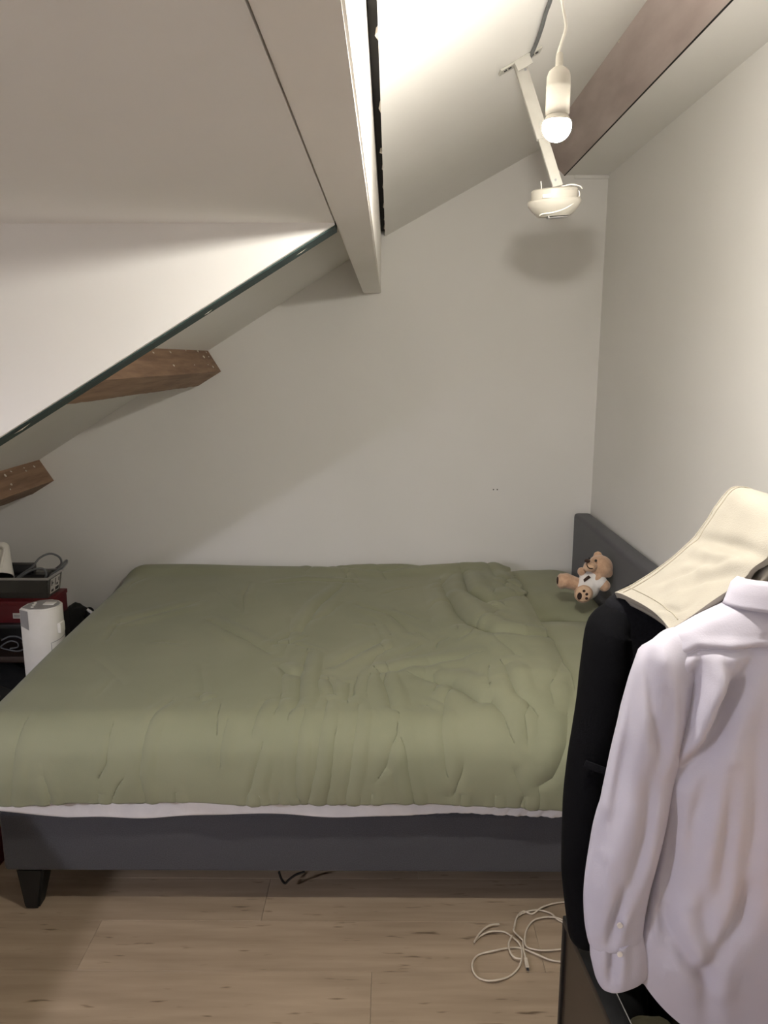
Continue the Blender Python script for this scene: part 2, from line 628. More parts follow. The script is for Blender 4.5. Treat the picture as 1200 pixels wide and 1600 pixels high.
# dormer cheek: white board over a dark teal-edged trimmer
zc = lambda x: ZB - 0.6 * (-0.125 - x)
cheek = [(-0.1195, ZB), (XL, zc(XL)), (XL, ZB + 0.01), (-0.1195, ZB + 0.01)]
structure(prism_y('wall_dormer_cheek', M['wall'], cheek, 1.758, 1.772), 'white triangular dormer cheek above the bed')
tr = structure(prism_y('trim_2', M['teal'], [(-0.1195, ZB - 0.004), (XL, zc(XL) - 0.004), (XL, ZB + 0.25), (-0.1195, ZB + 0.25)], 1.772, 1.845), 'dark teal edge under the dormer cheek')
# splinters and torn tape on the edge
bm = bmesh.new()
for t_ in (0.03, 0.21, 0.56):
    x = -0.14 - t_ * 1.25
    ln = random.uniform(0.02, 0.06)
    a = Vector((x, 1.79 + random.uniform(0, 0.04), zc(x) - 0.005))
    d = Vector((-ln, 0.006, -ln * 0.6))
    add_tube(bm, [a, a + d * 0.5 + Vector((0, 0, -0.002)), a + d], [0.0012, 0.002, 0.0008], 4)
o = bobj('torn_edge', bm, M['plaster_spot'], tr)
o['kind'] = 'stuff'

# brown purlins
dv, nv = Vector((0.852, 0.523)), Vector((0.523, -0.852))


def purlin(ax, az, label, y0):
    A_ = Vector((ax, az))
    B_ = A_ + nv * 0.115
    C_ = B_ - dv * 0.125
    E_ = A_ - dv * 0.125
    up = -nv * 0.03
    pts = [A_ + up, B_, C_, E_ + up]
    bm = bmesh.new()
    rows = []
    n = 40
    for i in range(n + 1):
        yy = y0 + (D - y0) * i / n
        ring = []
        for k, p in enumerate(pts):
            q = p + Vector((random.uniform(-1, 1), random.uniform(-1, 1))) * (0.0009 if 0 < k < 3 else 0)
            ring.append(bm.verts.new((q.x, yy, q.y)))
        rows.append(ring)
    for a, c in zip(rows, rows[1:]):
        for k in range(4):
            bm.faces.new((a[k], a[(k + 1) % 4], c[(k + 1) % 4], c[k]))
    bm.faces.new(rows[0])
    bm.faces.new(rows[-1][::-1])
    o = structure(bobj('roof_purlin', bm, M['old_wood']), label)
    bm = bmesh.new()
    for k in range(16):
        t_ = random.uniform(0.15, 0.95) if k > 7 else random.uniform(0.0, 0.25)
        yy = D - 0.05 - random.uniform(0, 1) ** 1.3 * 0.95
        q = A_ + nv * (0.115 * t_) + dv * 0.0025
        s = random.uniform(0.003, 0.009)
        c = Vector((q.x, yy, q.y))
        ring = [bm.verts.new(c + Vector((nv.x * math.sin(a), 1.4 * math.cos(a), nv.y * math.sin(a))) * s * random.uniform(0.6, 1.2) + Vector((0.001, 0, 0.0005))) for a in np.linspace(0, 2 * PI, 8)[:-1]]
        top = bm.verts.new(c + Vector((0.004, 0, 0.0025)))
        for i in range(7):
            bm.faces.new((ring[i], ring[(i + 1) % 7], top))
    s = bobj('plaster_splash', bm, M['plaster_spot'], o)
    s['kind'] = 'stuff'
    return o


purlin(-0.825, 1.693, 'brown wooden purlin stub nearer the white beam', 1.846)
purlin(-1.632, 1.190, 'brown wooden purlin low at the left edge', 1.846)

# ridge board and its dark joint
p0, p1 = Vector((0.645, zr(0.645) + 0.005)), Vector((0.757, 2.427))
rb = structure(prism_y('ridge_beam', M['stained_board'], [(p0.x, p0.y), (p1.x, p1.y), (p1.x + 0.04, p1.y + 0.1), (p0.x + 0.04, p0.y + 0.1)], YF, D, bev=0.0015), 'brown stained ridge beam above the hanging bulb')
bm = bmesh.new()
e = (p1 - p0)
nn = Vector((e.y, -e.x)).normalized()
nn = nn if nn.x < 0 else -nn
for yy, t_, s in ((1.35, .03, .018), (1.62, .02, .010), (1.9, .03, .012), (1.28, .94, .03), (1.75, .92, .016), (1.1, .5, .01), (1.0, .95, .02), (2.4, .05, .008), (1.5, .97, .012)):
    q = p0 + e * t_ + nn * 0.0015
    c = Vector((q.x, yy, q.y))
    d1 = Vector((e.x, 0, e.y)).normalized()
    ring = [bm.verts.new(c + (d1 * math.sin(a) * 0.5 + Vector((0, 1.2, 0)) * math.cos(a)) * s * random.uniform(0.6, 1.2)) for a in np.linspace(0, 2 * PI, 9)[:-1]]
    top = bm.verts.new(c + Vector((nn.x, 0, nn.y)) * 0.002)
    for i in range(8):
        bm.faces.new((ring[i], ring[(i + 1) % 8], top))
o = bobj('paint_splash', bm, M['plaster_spot'], rb)
o['kind'] = 'stuff'
structure(box('trim_3', M['void'], 0.755, 0.760, YF, D, 2.4275, 2.44), 'dark joint under the ridge beam')
structure(box('trim_4', M['wall'], 0.80, XR, D - 0.012, D, 2.415, 2.4295, 0.002), 'narrow plaster lip over the corner')

# ------------------------------------------------------------------ bed
BX0, BX1 = -1.158, 0.862
bed = empty('bed', (-0.15, 2.8, 0), 'charcoal upholstered double bed with headboard along the back wall', 'bed')
YB0 = 2.05


def rounded_slab(x0, x1, y0, y1, z0, z1, bev, seg=3):
    bm = bmesh.new()
    add_box(bm, x0, x1, y0, y1, z0, z1, bev, seg=seg)
    return bm


bobj('side_rail', rounded_slab(BX0, BX1, YB0, YB0 + 0.055, 0.137, 0.332, 0.014), M['upholstery'], bed, True, 50)
bobj('side_rail', rounded_slab(BX0, BX1, 3.475, 3.53, 0.137, 0.332, 0.014), M['upholstery'], bed, True, 50)
bobj('foot_rail', rounded_slab(BX0, BX0 + 0.055, YB0 + 0.05, 3.48, 0.137, 0.332, 0.014), M['upholstery'], bed, True, 50)
bobj('slat_base', rounded_slab(BX0 + 0.05, BX1, YB0 + 0.05, 3.48, 0.25, 0.29, 0.004), M['black_plastic'], bed)
hb = bobj('headboard', rounded_slab(0.866, 0.944, YB0 - 0.02, 3.535, 0.12, 0.944, 0.018), M['upholstery'], bed, True, 50)


def bed_leg(cx, cy, dx, dy):
    bm = bmesh.new()
    tw, bw = 0.043, 0.022
    a = [bm.verts.new((cx + i * tw, cy + j * tw, 0.139)) for i, j in ((-1, -1), (1, -1), (1, 1), (-1, 1))]
    c = [bm.verts.new((cx + dx + i * bw, cy + dy + j * bw, 0.0)) for i, j in ((-1, -1), (1, -1), (1, 1), (-1, 1))]
    bm.faces.new(a)
    bm.faces.new(c[::-1])
    for k in range(4):
        bm.faces.new((a[k], a[(k + 1) % 4], c[(k + 1) % 4], c[k]))
    bmesh.ops.bevel(bm, geom=bm.edges[:], offset=0.006, segments=2, affect='EDGES')
    return bobj('leg', bm, M['black_plastic'], bed, True, 40)


bed_leg(-1.085, 2.10, -0.005, -0.02)
bed_leg(-1.085, 3.45, -0.005, 0.01)
bed_leg(0.79, 2.115, -0.01, -0.01)
bed_leg(0.79, 3.45, -0.01, 0.01)
pt = [PY(u, v, 2.13) for u, v in ((436, 1362), (440, 1374), (446, 1380), (452, 1374), (462, 1367), (476, 1362))]
tube('loose_strap', M['black_plastic'], smooth_path(pt, 5), 0.004, 6, bed)

# mattress with a white sheet
mt = empty('mattress', (-0.15, 2.8, 0.29), 'mattress in a rumpled white fitted sheet under the green duvet', 'mattress')
bm = bmesh.new()
add_box(bm, -1.13, 0.855, 2.085, 3.50, 0.291, 0.55, 0.04, seg=4)
bobj('mattress_core', bm, M['sheet'], mt, True, 60)
# sheet skirt along the front with slanting pleats
nx, nz = 420, 26
sX = np.linspace(-1.15, 0.85, nx)[None, :].repeat(nz, 0)
tz = np.linspace(0, 1, nz)[:, None].repeat(nx, 1)
# lower rim sags a little
rim = 0.326 + 0.007 * np.sin(sX * 2.1 + 1.4) + 0.004 * np.sin(sX * 9) + 0.02 * np.clip((-0.95 - sX) / 0.2, 0, 1)
sZ = 0.47 + (rim - 0.47) * tz
rt = 1 / (1 + np.exp(-(sX - 0.28) / 0.12))
pleat = 0.004 * np.sin((sX - (sZ - 0.35) * 1.6) * 2 * PI / 0.055) * rt + 0.002 * np.sin((sX - sZ * 0.8) * 2 * PI / 0.021) * rt
pleat += (1 - rt) * (0.006 * np.sin(sX * 11 - sZ * 30) + 0.003 * np.sin(sX * 23 + sZ * 55)) + 0.002 * fbm(sX, sZ * 3, 9, 3)
sY = 2.062 - pleat - 0.016 * tz ** 3
grid_obj('sheet_skirt', M['sheet'], sX, sY, sZ, mt, thick=0.004)

# ------------------------------------------------------------------ duvet
duv = empty('duvet', (-0.3, 2.8, 0.55), 'rumpled sage green duvet spread over the bed', 'duvet')
RX = 0.555            # right hem
XE, YE, R_ = -1.125, 2.085, 0.075      # where the cloth turns down (left, front)


def drop(q, r):
    """arc length past the edge -> (horizontal advance, fall)"""
    a = np.clip(q / r, 0, PI / 2)
    h = r * np.sin(a)
    f = r * (1 - np.cos(a)) + np.maximum(q - r * PI / 2, 0)
    return h, f


NXD, NYD = 430, 400
LQ, FQ = 0.24, 0.250
s_ = np.linspace(XE - LQ, RX, NXD)[None, :].repeat(NYD, 0)
t_ = np.linspace(3.525, YE - FQ, NYD)[:, None].repeat(NXD, 1)
qx = np.maximum(XE - s_, 0)
qy = np.maximum(YE - t_, 0)
hx, fx = drop(qx, R_)
hy, fy = drop(qy, R_)
top = 0.615 + 0.052 * np.clip((t_ - 2.1) / 1.4, 0, 1) + 0.010 * np.sin((s_ + 1.1) * 2.3)
back = np.clip((t_ - 3.44) / 0.085, 0, 1)
top = top + 0.02 * np.exp(-((t_ - 3.42) / 0.06) ** 2) * (0.8 + 0.5 * np.sin(s_ * 5.1 + 0.6)) - 0.09 * back ** 2
# the edges of a filled duvet are thinner, its middle is puffed
rk = np.clip((s_ - 0.10) / 0.35, 0, 1)
top = top + (0.058 + 0.02 * np.clip((2.9 - t_) / 0.6, 0, 1) - 0.036 * np.clip((t_ - 3.15) / 0.3, 0, 1)) * rk * rk * (3 - 2 * rk) * np.clip((t_ - 2.02) / 0.2, 0, 1)
top -= 0.016 * np.exp(-((RX - s_) / 0.04) ** 2)
fall = np.maximum(fx, fy) * 0.82 + np.minimum(fx + fy, 0.31) * 0.18
dX = np.where(s_ < XE, XE - hx, s_)
dY = np.where(t_ < YE, YE - hy, t_)
# corner: cloth flares out
cornr = np.minimum(fx, fy)
dX -= 0.22 * cornr
dY -= 0.10 * cornr
dZ = top - fall
# hem line wanders
hem = np.clip((fy - 0.12) / 0.15, 0, 1)
dZ += hem * (0.006 * np.sin(s_ * 7 + 1) + 0.004 * np.sin(s_ * 19))
dY -= hem * (0.003 * np.sin(s_ * 13 + 0.5) + 0.002 * np.sin(s_ * 31 + 2)) + np.sin(np.clip(fy / 0.25, 0, 1) * PI) * 0.018


def st(u, v):
    """photo point -> duvet cloth coordinates"""
    ztop = 0.64
    p = PZ(u, v, ztop)
    if p.y > YE - 0.02:
        return (p.x, p.y)
    q = PY(u, v, 2.015)
    return (q.x, YE - R_ * PI / 2 - max(0, 0.54 - q.z) if q.z < 0.54 else YE - (0.62 - q.z) * 1.2)


WR = [
    (0.010, 0.011, 1, [(252, 1120), (236, 1152), (228, 1200), (236, 1246)]),
    (0.014, 0.012, 1, [(482, 1030), (472, 1066), (462, 1118), (457, 1140)]),
    (0.012, 0.010, 1, [(473, 1142), (468, 1190), (466, 1235)]),
    (0.010, 0.009, -1, [(512, 1070), (522, 1092)]),
    (0.011, 0.011, 1, [(513, 1100), (506, 1152), (500, 1195), (480, 1252)]),
    (0.010, 0.011, -1, [(520, 1170), (511, 1250)]),
    (0.009, 0.011, 1, [(560, 1105), (559, 1150), (548, 1210), (540, 1248)]),
    (0.009, 0.014, 1, [(592, 1055), (608, 1093), (611, 1135)]),
    (0.011, 0.012, -1, [(628, 1168), (640, 1218), (647, 1252)]),
    (0.015, 0.020, 1, [(660, 1062), (708, 1077), (750, 1102), (779, 1124), (793, 1150)]),
    (0.022, 0.024, 1, [(706, 960), (733, 997), (767, 1018), (820, 1027), (845, 1022)]),
    (0.016, 0.022, 1, [(722, 915), (733, 952), (762, 972), (806, 958)]),
    (0.009, 0.016, 1, [(600, 1057), (640, 1047), (672, 1042)]),
    (0.010, 0.018, -1, [(660, 1048), (690, 1044), (730, 1046)]),
    (0.011, 0.020, -1, [(690, 930), (706, 965), (716, 1000)]),
    (0.013, 0.022, -1, [(893, 1125), (880, 1172), (858, 1200), (832, 1216)]),
    (0.011, 0.014, 1, [(790, 1070), (805, 1100), (830, 1112)]),
    (0.007, 0.010, 1, [(312, 1095), (306, 1122)]),
    (0.007, 0.010, 1, [(355, 1155), (350, 1190)]),
    (0.008, 0.012, 1, [(406, 1120), (397, 1170)]),
    (0.010, 0.012, 1, [(414, 1176), (400, 1215), (388, 1248)]),
    (0.008, 0.014, 1, [(330, 985), (392, 1014), (420, 1030)]),
    (0.008, 0.014, 1, [(435, 1050), (460, 1066)]),
    (0.009, 0.014, 1, [(470, 1000), (500, 960), (540, 930)]),
    (0.008, 0.016, -1, [(520, 1050), (560, 1030), (600, 1010)]),
    (0.007, 0.014, 1, [(430, 930), (480, 925), (560, 928)]),
    (0.010, 0.014, 1, [(262, 894), (330, 898), (420, 896), (500, 893)]),
    (0.008, 0.016, 1, [(500, 905), (600, 912), (680, 905)]),
    (0.008, 0.014, -1, [(560, 960), (610, 975), (640, 1000)]),
    (0.009, 0.014, 1, [(760, 905), (775, 930), (805, 945)]),
    (0.010, 0.018, 1, [(300, 960), (250, 972), (190, 985)]),
    (0.007, 0.012, 1, [(700, 1120), (690, 1165), (700, 1210)]),
    (0.008, 0.012, 1, [(800, 1190), (815, 1225), (810, 1252)]),
    (0.008, 0.012, -1, [(80, 1200), (95, 1252)]),
    (0.007, 0.012, 1, [(40, 1150), (30, 1252)]),
    (0.006, 0.010, 1, [(440, 1100), (430, 1140)]),
    (0.007, 0.010, -1, [(545, 1075), (540, 1100)]),
]
W = np.zeros(s_.shape)
for amp, wid, sd, pts in WR:
    lowf = 0.75 if pts[-1][1] > 1160 else 1.35
    W += crease(s_, t_, [st(*p) for p in pts], amp * lowf, wid * (0.8 if lowf < 0.8 else 1), sd)
rr_ = random.Random(12)
for k in range(85):
    u = rr_.uniform(430, 885) if k < 65 else rr_.uniform(120, 480)
    v = rr_.uniform(905, 1235)
    if v > 1105 and rr_.random() < 0.72:
        continue
    th = rr_.gauss(1.25, 0.45) if v > 1060 else rr_.choice((rr_.gauss(0.35, 0.3), rr_.gauss(1.0, 0.4), rr_.gauss(-0.4, 0.3)))
    ln = rr_.uniform(22, 62)
    du_, dv_ = math.cos(th) * ln * (-1 if th > 0.8 else 1), math.sin(th) * ln
    bend = rr_.uniform(-7, 7)
    pts = [(u - du_ / 2, v - dv_ / 2), (u + bend, v + bend * 0.4), (u + du_ / 2, v + dv_ / 2)]
    pts = [(p[0], min(max(p[1], 900), 1244)) for p in pts]
    W += crease(s_, t_, [st(*p) for p in pts], rr_.uniform(0.0025, 0.006) * (1 if k < 65 else 0.6), rr_.uniform(0.007, 0.013), rr_.choice((-1, 1)))
rgt = np.clip((s_ + 0.35) / 0.7, 0.25, 1)
W += 0.0042 * fbm(s_, t_, 7, 11, 5) * rgt + 0.006 * fbm(s_, t_, 3.2, 5, 2)
# puckers along the hem
for u in (28, 84, 92, 165, 236, 282, 392, 408, 440, 511, 545, 582, 647, 720, 772, 822, 838):
    a = st(u, 1228)
    W += crease(s_, t_, [a, st(u + random.uniform(-3, 3), 1256)], 0.005, 0.007, 1)
dX, dY, dZ = displace(dX, dY, dZ, -W)
dY = np.minimum(dY, 3.515)
dv_o = grid_obj('duvet_cover', M['sage'], dX, dY, dZ, duv, thick=0.028, offset=-1.0)
if dv_o.data.polygons[len(dv_o.data.polygons) // 3].normal.z < 0:
    dv_o.data.flip_normals()
# hem tube and zip on the pillow side
idx = [i for i in range(0, NYD, 3)]
path = [Vector((dX[i, -1] - 0.002, dY[i, -1], dZ[i, -1] + 0.002)) for i in idx if dY[i, -1] > 2.02]
tube('hem', M['sage'], path, 0.0075, 8, duv)
zpath = [Vector((dX[i, -7], dY[i, -7], dZ[i, -7] + 0.0012)) for i in idx if dY[i, -7] > 2.02]
tube('edge_seam', M['sage_dark'], zpath, 0.0022, 6, duv)
bm = bmesh.new()
k = 2
while k < len(path) - 8:
    ln = random.randint(2, 6)
    add_tube(bm, zpath[k:k + ln], 0.0026, 5)
    k += ln + random.randint(1, 5)
o = bobj('zip', bm, M['zip'], duv, True)
o['kind'] = 'stuff'


# ------------------------------------------------------------------ pillows
def pillow(name, cx, cy, cz, lx, ly, h, label, rot=0.0, tilt=0.0):
    n = 40
    a = np.linspace(-1, 1, n)
    U, V = np.meshgrid(a, a)
    k = (1 - np.abs(U) ** 3.2) * (1 - np.abs(V) ** 3.2)
    k = np.clip(k, 0, 1) ** 0.42
    pinch = 1 - 0.07 * (np.abs(U) ** 2 * (1 - 0) * np.abs(V) ** 2 * -1 + np.abs(V) ** 2 * (1 - np.abs(U)) + np.abs(U) ** 2 * (1 - np.abs(V)))
    X = U * lx / 2 * pinch
    Y = V * ly / 2 * pinch
    nz_ = fbm(X, Y, 14, int(cx * 100 + cy * 10), 3) * 0.004 * k
    bm = bmesh.new()
    grids = []
    for sgn in (1, -1):
        Zt = sgn * (h / 2) * k * (1.0 if sgn > 0 else 0.8) + nz_
        grids.append([[bm.verts.new((X[i, j], Y[i, j], Zt[i, j])) for j in range(n)] for i in range(n)])
    for g in grids:
        for i in range(n - 1):
            for j in range(n - 1):
                bm.faces.new((g[i][j], g[i][j + 1], g[i + 1][j + 1], g[i + 1][j]))
    bmesh.ops.remove_doubles(bm, verts=bm.verts[:], dist=0.0008)
    mt_ = Matrix.Translation((cx, cy, cz)) @ Matrix.Rotation(rot, 4, 'Z') @ Matrix.Rotation(tilt, 4, 'Y')
    for v in bm.verts:
        v.co = mt_ @ v.co
    o = bobj(name, bm, M['sage'], None, True)
    return tag(o, label, 'pillow')


pillow('pillow', 0.685, 3.16, 0.632, 0.355, 0.68, 0.165, 'sage green pillow in the corner under the teddy bear', 0.0, 0.0)
pillow('pillow', 0.685, 2.455, 0.630, 0.355, 0.70, 0.165, 'sage green pillow on the near side of the bed behind the black jacket', 0.0, 0.0)

# ------------------------------------------------------------------ teddy bear
BY = 2.83


def bp(u, v, dy=0.0):
    return PY(u, v, BY + dy)


PXM = (bp(930, 900) - bp(929, 900)).length
bear = empty('teddy_bear', bp(915, 940), 'small tan teddy bear in a white t-shirt leaning on the headboard', 'teddy bear')


def ball(bm, c, r, sc=(1, 1, 1), rot=None):
    v = bmesh.ops.create_icosphere(bm, subdivisions=3, radius=r)['verts']
    mm = Matrix.Translation(c) @ (rot.to_matrix().to_4x4() if rot else Matrix.Identity(4)) @ Matrix.Diagonal((*sc, 1))
    for q in v:
        q.co = mm @ q.co


def limb(bm, a, c, r0, r1, n=9):
    for i in range(n):
        k = i / (n - 1)
        ball(bm, a.lerp(c, k), r0 + (r1 - r0) * k)


px = PXM
bm = bmesh.new()
head = bp(937, 886, 0.01)
ball(bm, head, 20 * px, (1.02, 0.98, 0.95))
muz = bp(922, 885, -0.028)
ball(bm, muz, 9 * px, (1.15, 1.1, 0.9))
body = bp(921, 914, 0.0)
limb(bm, bp(930, 899, 0.01), bp(915, 920, 0.0), 15 * px, 18 * px)
# ears
ball(bm, bp(951, 895, -0.012), 7.5 * px, (0.9, 0.6, 1.1))
ball(bm, bp(934, 868, 0.03), 7 * px, (1, 0.6, 1))
# legs: one to the left, one towards the viewer
limb(bm, bp(908, 915, 0.01), bp(884, 907, -0.005), 10 * px, 12 * px)
ball(bm, bp(877, 908, -0.005), 12 * px, (0.62, 0.9, 1.05))
limb(bm, bp(918, 926, 0.0), bp(913, 927, -0.045), 11 * px, 13 * px)
ball(bm, bp(911.5, 928, -0.058), 14.5 * px, (1.0, 0.42, 1.0))
# arms
limb(bm, bp(933, 905, -0.02), bp(944, 915, -0.03), 9.5 * px, 9.5 * px)
limb(bm, bp(917, 899, 0.01), bp(909, 893, 0.0), 7 * px, 7 * px)
bo = bobj('body', bm, M['bear_fur'], bear, True)
rm = bo.modifiers.new('fuse', 'REMESH')
rm.mode = 'VOXEL'
rm.voxel_size = 0.0032
rm.use_smooth_shade = True
smm = bo.modifiers.new('soften', 'SMOOTH')
smm.factor = 0.5
smm.iterations = 5


def dot(name, c, r, sc, m, parent, rot=None):
    bm = bmesh.new()
    ball(bm, c, r, sc, rot)
    return bobj(name, bm, m, parent, True)


dot('muzzle', bp(921, 886.5, -0.034), 8.2 * px, (1.15, 1.05, 0.85), M['bear_pale'], bear)
dot('nose', bp(917.5, 876.5, -0.050), 3.6 * px, (1.25, 0.9, 0.8), M['bear_brown'], bear)
dot('eye', bp(931, 876, -0.043), 2.1 * px, (1, 0.9, 1), M['ink'], bear)
dot('eye', bp(921, 872.5, -0.030), 1.8 * px, (1, 0.9, 1), M['ink'], bear)
tube('mouth', M['bear_brown'], smooth_path([bp(917, 880, -0.058), bp(917.5, 884, -0.0625), bp(921, 888, -0.0605), bp(926, 888.5, -0.055)], 4), 0.8 * px, 5, bear)
# foot pads
dot('foot_sole', bp(911.5, 928, -0.0735), 12.3 * px, (1.0, 0.14, 1.0), M['bear_pale'], bear)
dot('foot_pad', bp(905.5, 931.5, -0.0785), 4.6 * px, (0.8, 0.22, 1.25), M['bear_brown'], bear)
for u, v in ((912.5, 923.5), (916.8, 928.5), (916.5, 935)):
    dot('toe_pad', bp(u, v, -0.0785), 2.3 * px, (1.0, 0.3, 0.95), M['bear_brown'], bear)
dot('foot_pad', bp(871.3, 907, -0.010), 5.2 * px, (0.3, 0.8, 1.2), M['bear_brown'], bear)
# t-shirt: a shell round the trunk
bm = bmesh.new()
limb(bm, bp(929, 901, 0.008), bp(917, 918, -0.002), 16.6 * px, 19.4 * px, 7)
limb(bm, bp(931, 905, -0.015), bp(938, 910, -0.024), 10.8 * px, 10.8 * px, 4)
limb(bm, bp(917, 900, 0.008), bp(913, 897, 0.004), 8.3 * px, 8.3 * px, 4)
tee = bobj('t_shirt', bm, M['bear_tee'], bear, True)
rm = tee.modifiers.new('fuse', 'REMESH')
rm.mode = 'VOXEL'
rm.voxel_size = 0.0032
rm.use_smooth_shade = True
smm = tee.modifiers.new('soften', 'SMOOTH')
smm.factor = 0.5
smm.iterations = 4
# printed black panel on the chest
c0, ax_ = bp(912, 901, -0.055), None
e1 = (bp(919, 895.5) - bp(902.5, 906.5))
e2 = (bp(905, 909.5) - bp(902.5, 906.5)) * 2.6
cc = bp(911.2, 901.5, -0.0555)


def print_strip(name, m, u0, u1, w0, w1, parent, lift):
    n = 10
    bm = bmesh.new()
    rows = []
    for i in range(n + 1):
        k = u0 + (u1 - u0) * i / n
        row = []
        for wv in np.linspace(w0, w1, 4):
            p = cc + e1 * k + e2 * wv
            c_ = bp(929, 901, 0.008).lerp(bp(917, 918, -0.002), 0.42)
            ddr = (p - c_)
            ddr.normalize()
            p2 = c_ + ddr * (19.0 * px + lift)
            row.append(bm.verts.new(p2))
        rows.append(row)
    for a, c in zip(rows, rows[1:]):
        for q in range(3):
            bm.faces.new((a[q], a[q + 1], c[q + 1], c[q]))
    o = bobj(name, bm, m, parent, True)
    s2 = o.modifiers.new('thickness', 'SOLIDIFY')
    s2.thickness = 0.0012
    return o


pr = print_strip('chest_print', M['bear_brown'], -0.5, 0.5, -0.5, 0.5, tee, 0.0045)

# ------------------------------------------------------------------ hanging bulb
Bc = PY(870, 198, 1.20)
lamp = empty('pendant_lamp', Bc, 'bare lit bulb in a white holder hanging by a white cable', 'lamp')
r0 = 0.0205
AB = 1.88
prof = [(0.0, -r0)] + [(r0 * math.sin(a), -r0 * math.cos(a)) for a in np.linspace(0.15, AB, 14)] + [(0.0, -r0 * math.cos(AB))]
blb = lathe('bulb', M['bulb'], prof, 32, Matrix.Translation(Bc), lamp)
prof = [(0, -r0 * math.cos(AB) + 0.0005)] + [(r0 * math.sin(a), 0.0005 - r0 * math.cos(a)) for a in np.linspace(AB, 2.25, 5)] + [(0.0145, 0.018), (0.0135, 0.022), (0.0, 0.022)]
lathe('bulb_neck', M['ivory_plastic'], prof, 32, Matrix.Translation(Bc), blb)
holder = [(0.0, 0.026), (0.0185, 0.026), (0.0195, 0.029), (0.0195, 0.064), (0.0200, 0.066), (0.0195, 0.068), (0.0190, 0.080), (0.0165, 0.087), (0.0100, 0.092), (0.0066, 0.094), (0.0058, 0.110), (0.0040, 0.113), (0.0, 0.113)]
holder = [(r_ * 0.88, 0.0150 + (z_ - 0.026) * 0.95) for r_, z_ in holder]
lathe('lamp_holder', M['ivory_plastic'], holder, 32, Matrix.Translation(Bc), lamp)
zc_top = zr(0.26)
hp = Bc + Vector((0, 0, 0.096))
cord = [hp, PY(871, 88, 1.20), PY(877, 68, 1.20), PY(884, 45, 1.20), PY(883, 28, 1.195), PY(878, 0, 1.185), PY(873, -40, 1.17), Vector((0.235, 1.14, zr(0.235) - 0.008))]
tube('cord', M['white_cable'], smooth_path(cord, 8), 0.0022, 8, lamp)
lathe('ceiling_hook', M['white_plastic'], [(0, -0.004), (0.016, -0.004), (0.020, 0.002), (0.020, 0.014), (0, 0.014)], 20, Matrix.Translation((0.235, 1.14, zr(0.235) - 0.006)) @ Matrix.Rotation(-math.atan(SR), 4, 'Y'), lamp)

# ------------------------------------------------------------------ smoke detector on its bracket
DY = 1.93
Dc = PY(866, 318, DY)
det = empty('smoke_detector', Dc, 'white round smoke detector hanging on a bracket below the sloping ceiling', 'smoke detector')
dm = Matrix.Translation(Dc) @ Matrix.Rotation(math.radians(-4), 4, 'Y') @ Matrix.Rotation(math.radians(6), 4, 'X')
rd = 0.0625
lathe('detector_base', M['ivory_plastic'], [(0, 0.032), (rd * 0.80, 0.032), (rd * 0.86, 0.029), (rd * 0.86, 0.010), (rd * 0.84, 0.006), (0, 0.006)], 48, dm, det)
cap = lathe('detector_cap', M['ivory_plastic'], [(0, 0.008), (rd * 0.97, 0.008), (rd, 0.004), (rd * 0.985, -0.002), (rd * 0.86, -0.014), (rd * 0.66, -0.026), (rd * 0.60, -0.029), (rd * 0.30, -0.031), (0, -0.031)], 48, dm, det, 25)
lathe('sensor_ring', M['grey_plastic'], [(rd * 0.20, -0.031), (rd * 0.22, -0.0335), (rd * 0.38, -0.0335), (rd * 0.42, -0.031)], 32, dm @ Matrix.Translation((0.004, -0.012, 0)), cap)
tube('status_light', M['chrome'], [dm @ Vector((-0.02, -0.035, -0.029)), dm @ Vector((-0.02, -0.036, -0.034))], 0.003, 8, cap)
bm = bmesh.new()
add_box(bm, -0.038, -0.018, -0.0535, -0.048, 0.010, 0.018, 0.001)
for v in bm.verts:
    v.co = dm @ v.co
bobj('clip', bm, M['white_plastic'], det)
# swoosh ridge on the cap
sw = [dm @ Vector(p) for p in ((0.036, -0.046, -0.004), (0.022, -0.050, -0.012), (0.004, -0.049, -0.019), (-0.016, -0.046, -0.0225), (-0.036, -0.036, -0.0235), (-0.040, -0.028, -0.0265))]
tube('ridge', M['white_plastic'], smooth_path(sw, 5), 0.0016, 6, cap)
# small print line on the base
bm = bmesh.new()
for k in range(14):
    a = math.radians(-78 + k * 2.2 + (3 if k > 8 else 0))
    hgt = random.uniform(0.0014, 0.0026)
    q = rd * 0.862
    p = [(q * math.cos(a + d), q * math.sin(a + d), 0.0245 + e_) for d, e_ in ((-0.012, 0), (0.012, 0), (0.012, hgt), (-0.012, hgt))]
    bm.faces.new([bm.verts.new(dm @ Vector(x)) for x in p])
bobj('printed_mark', bm, M['grey_plastic'], det)
# wires around the base
wr = [dm @ Vector(p) for p in ((0.012, -0.02, 0.034), (0.034, -0.022, 0.037), (0.054, -0.02, 0.033), (0.062, -0.014, 0.027))]
tube('wire', M['white_cable'], smooth_path(wr, 5), 0.0018, 6, det)
tube('wire', M['white_cable'], [dm @ Vector((-0.034, -0.02, 0.030)), dm @ Vector((-0.0345, -0.02, 0.049))], 0.0012, 6, det)
tube('wire', M['white_cable'], smooth_path([dm @ Vector(p) for p in ((0.0545, -0.012, 0.024), (0.0565, -0.014, 0.016), (0.0545, -0.016, 0.009))], 5), 0.0016, 6, det)
# arm
Ma = PY(812, 100, 2.03)
mtop = Vector((Ma.x, 2.03, zr(Ma.x)))
atop, abot = mtop + Vector((0.0, 0, -0.008)), dm @ Vector((0.008, -0.004, 0.036))


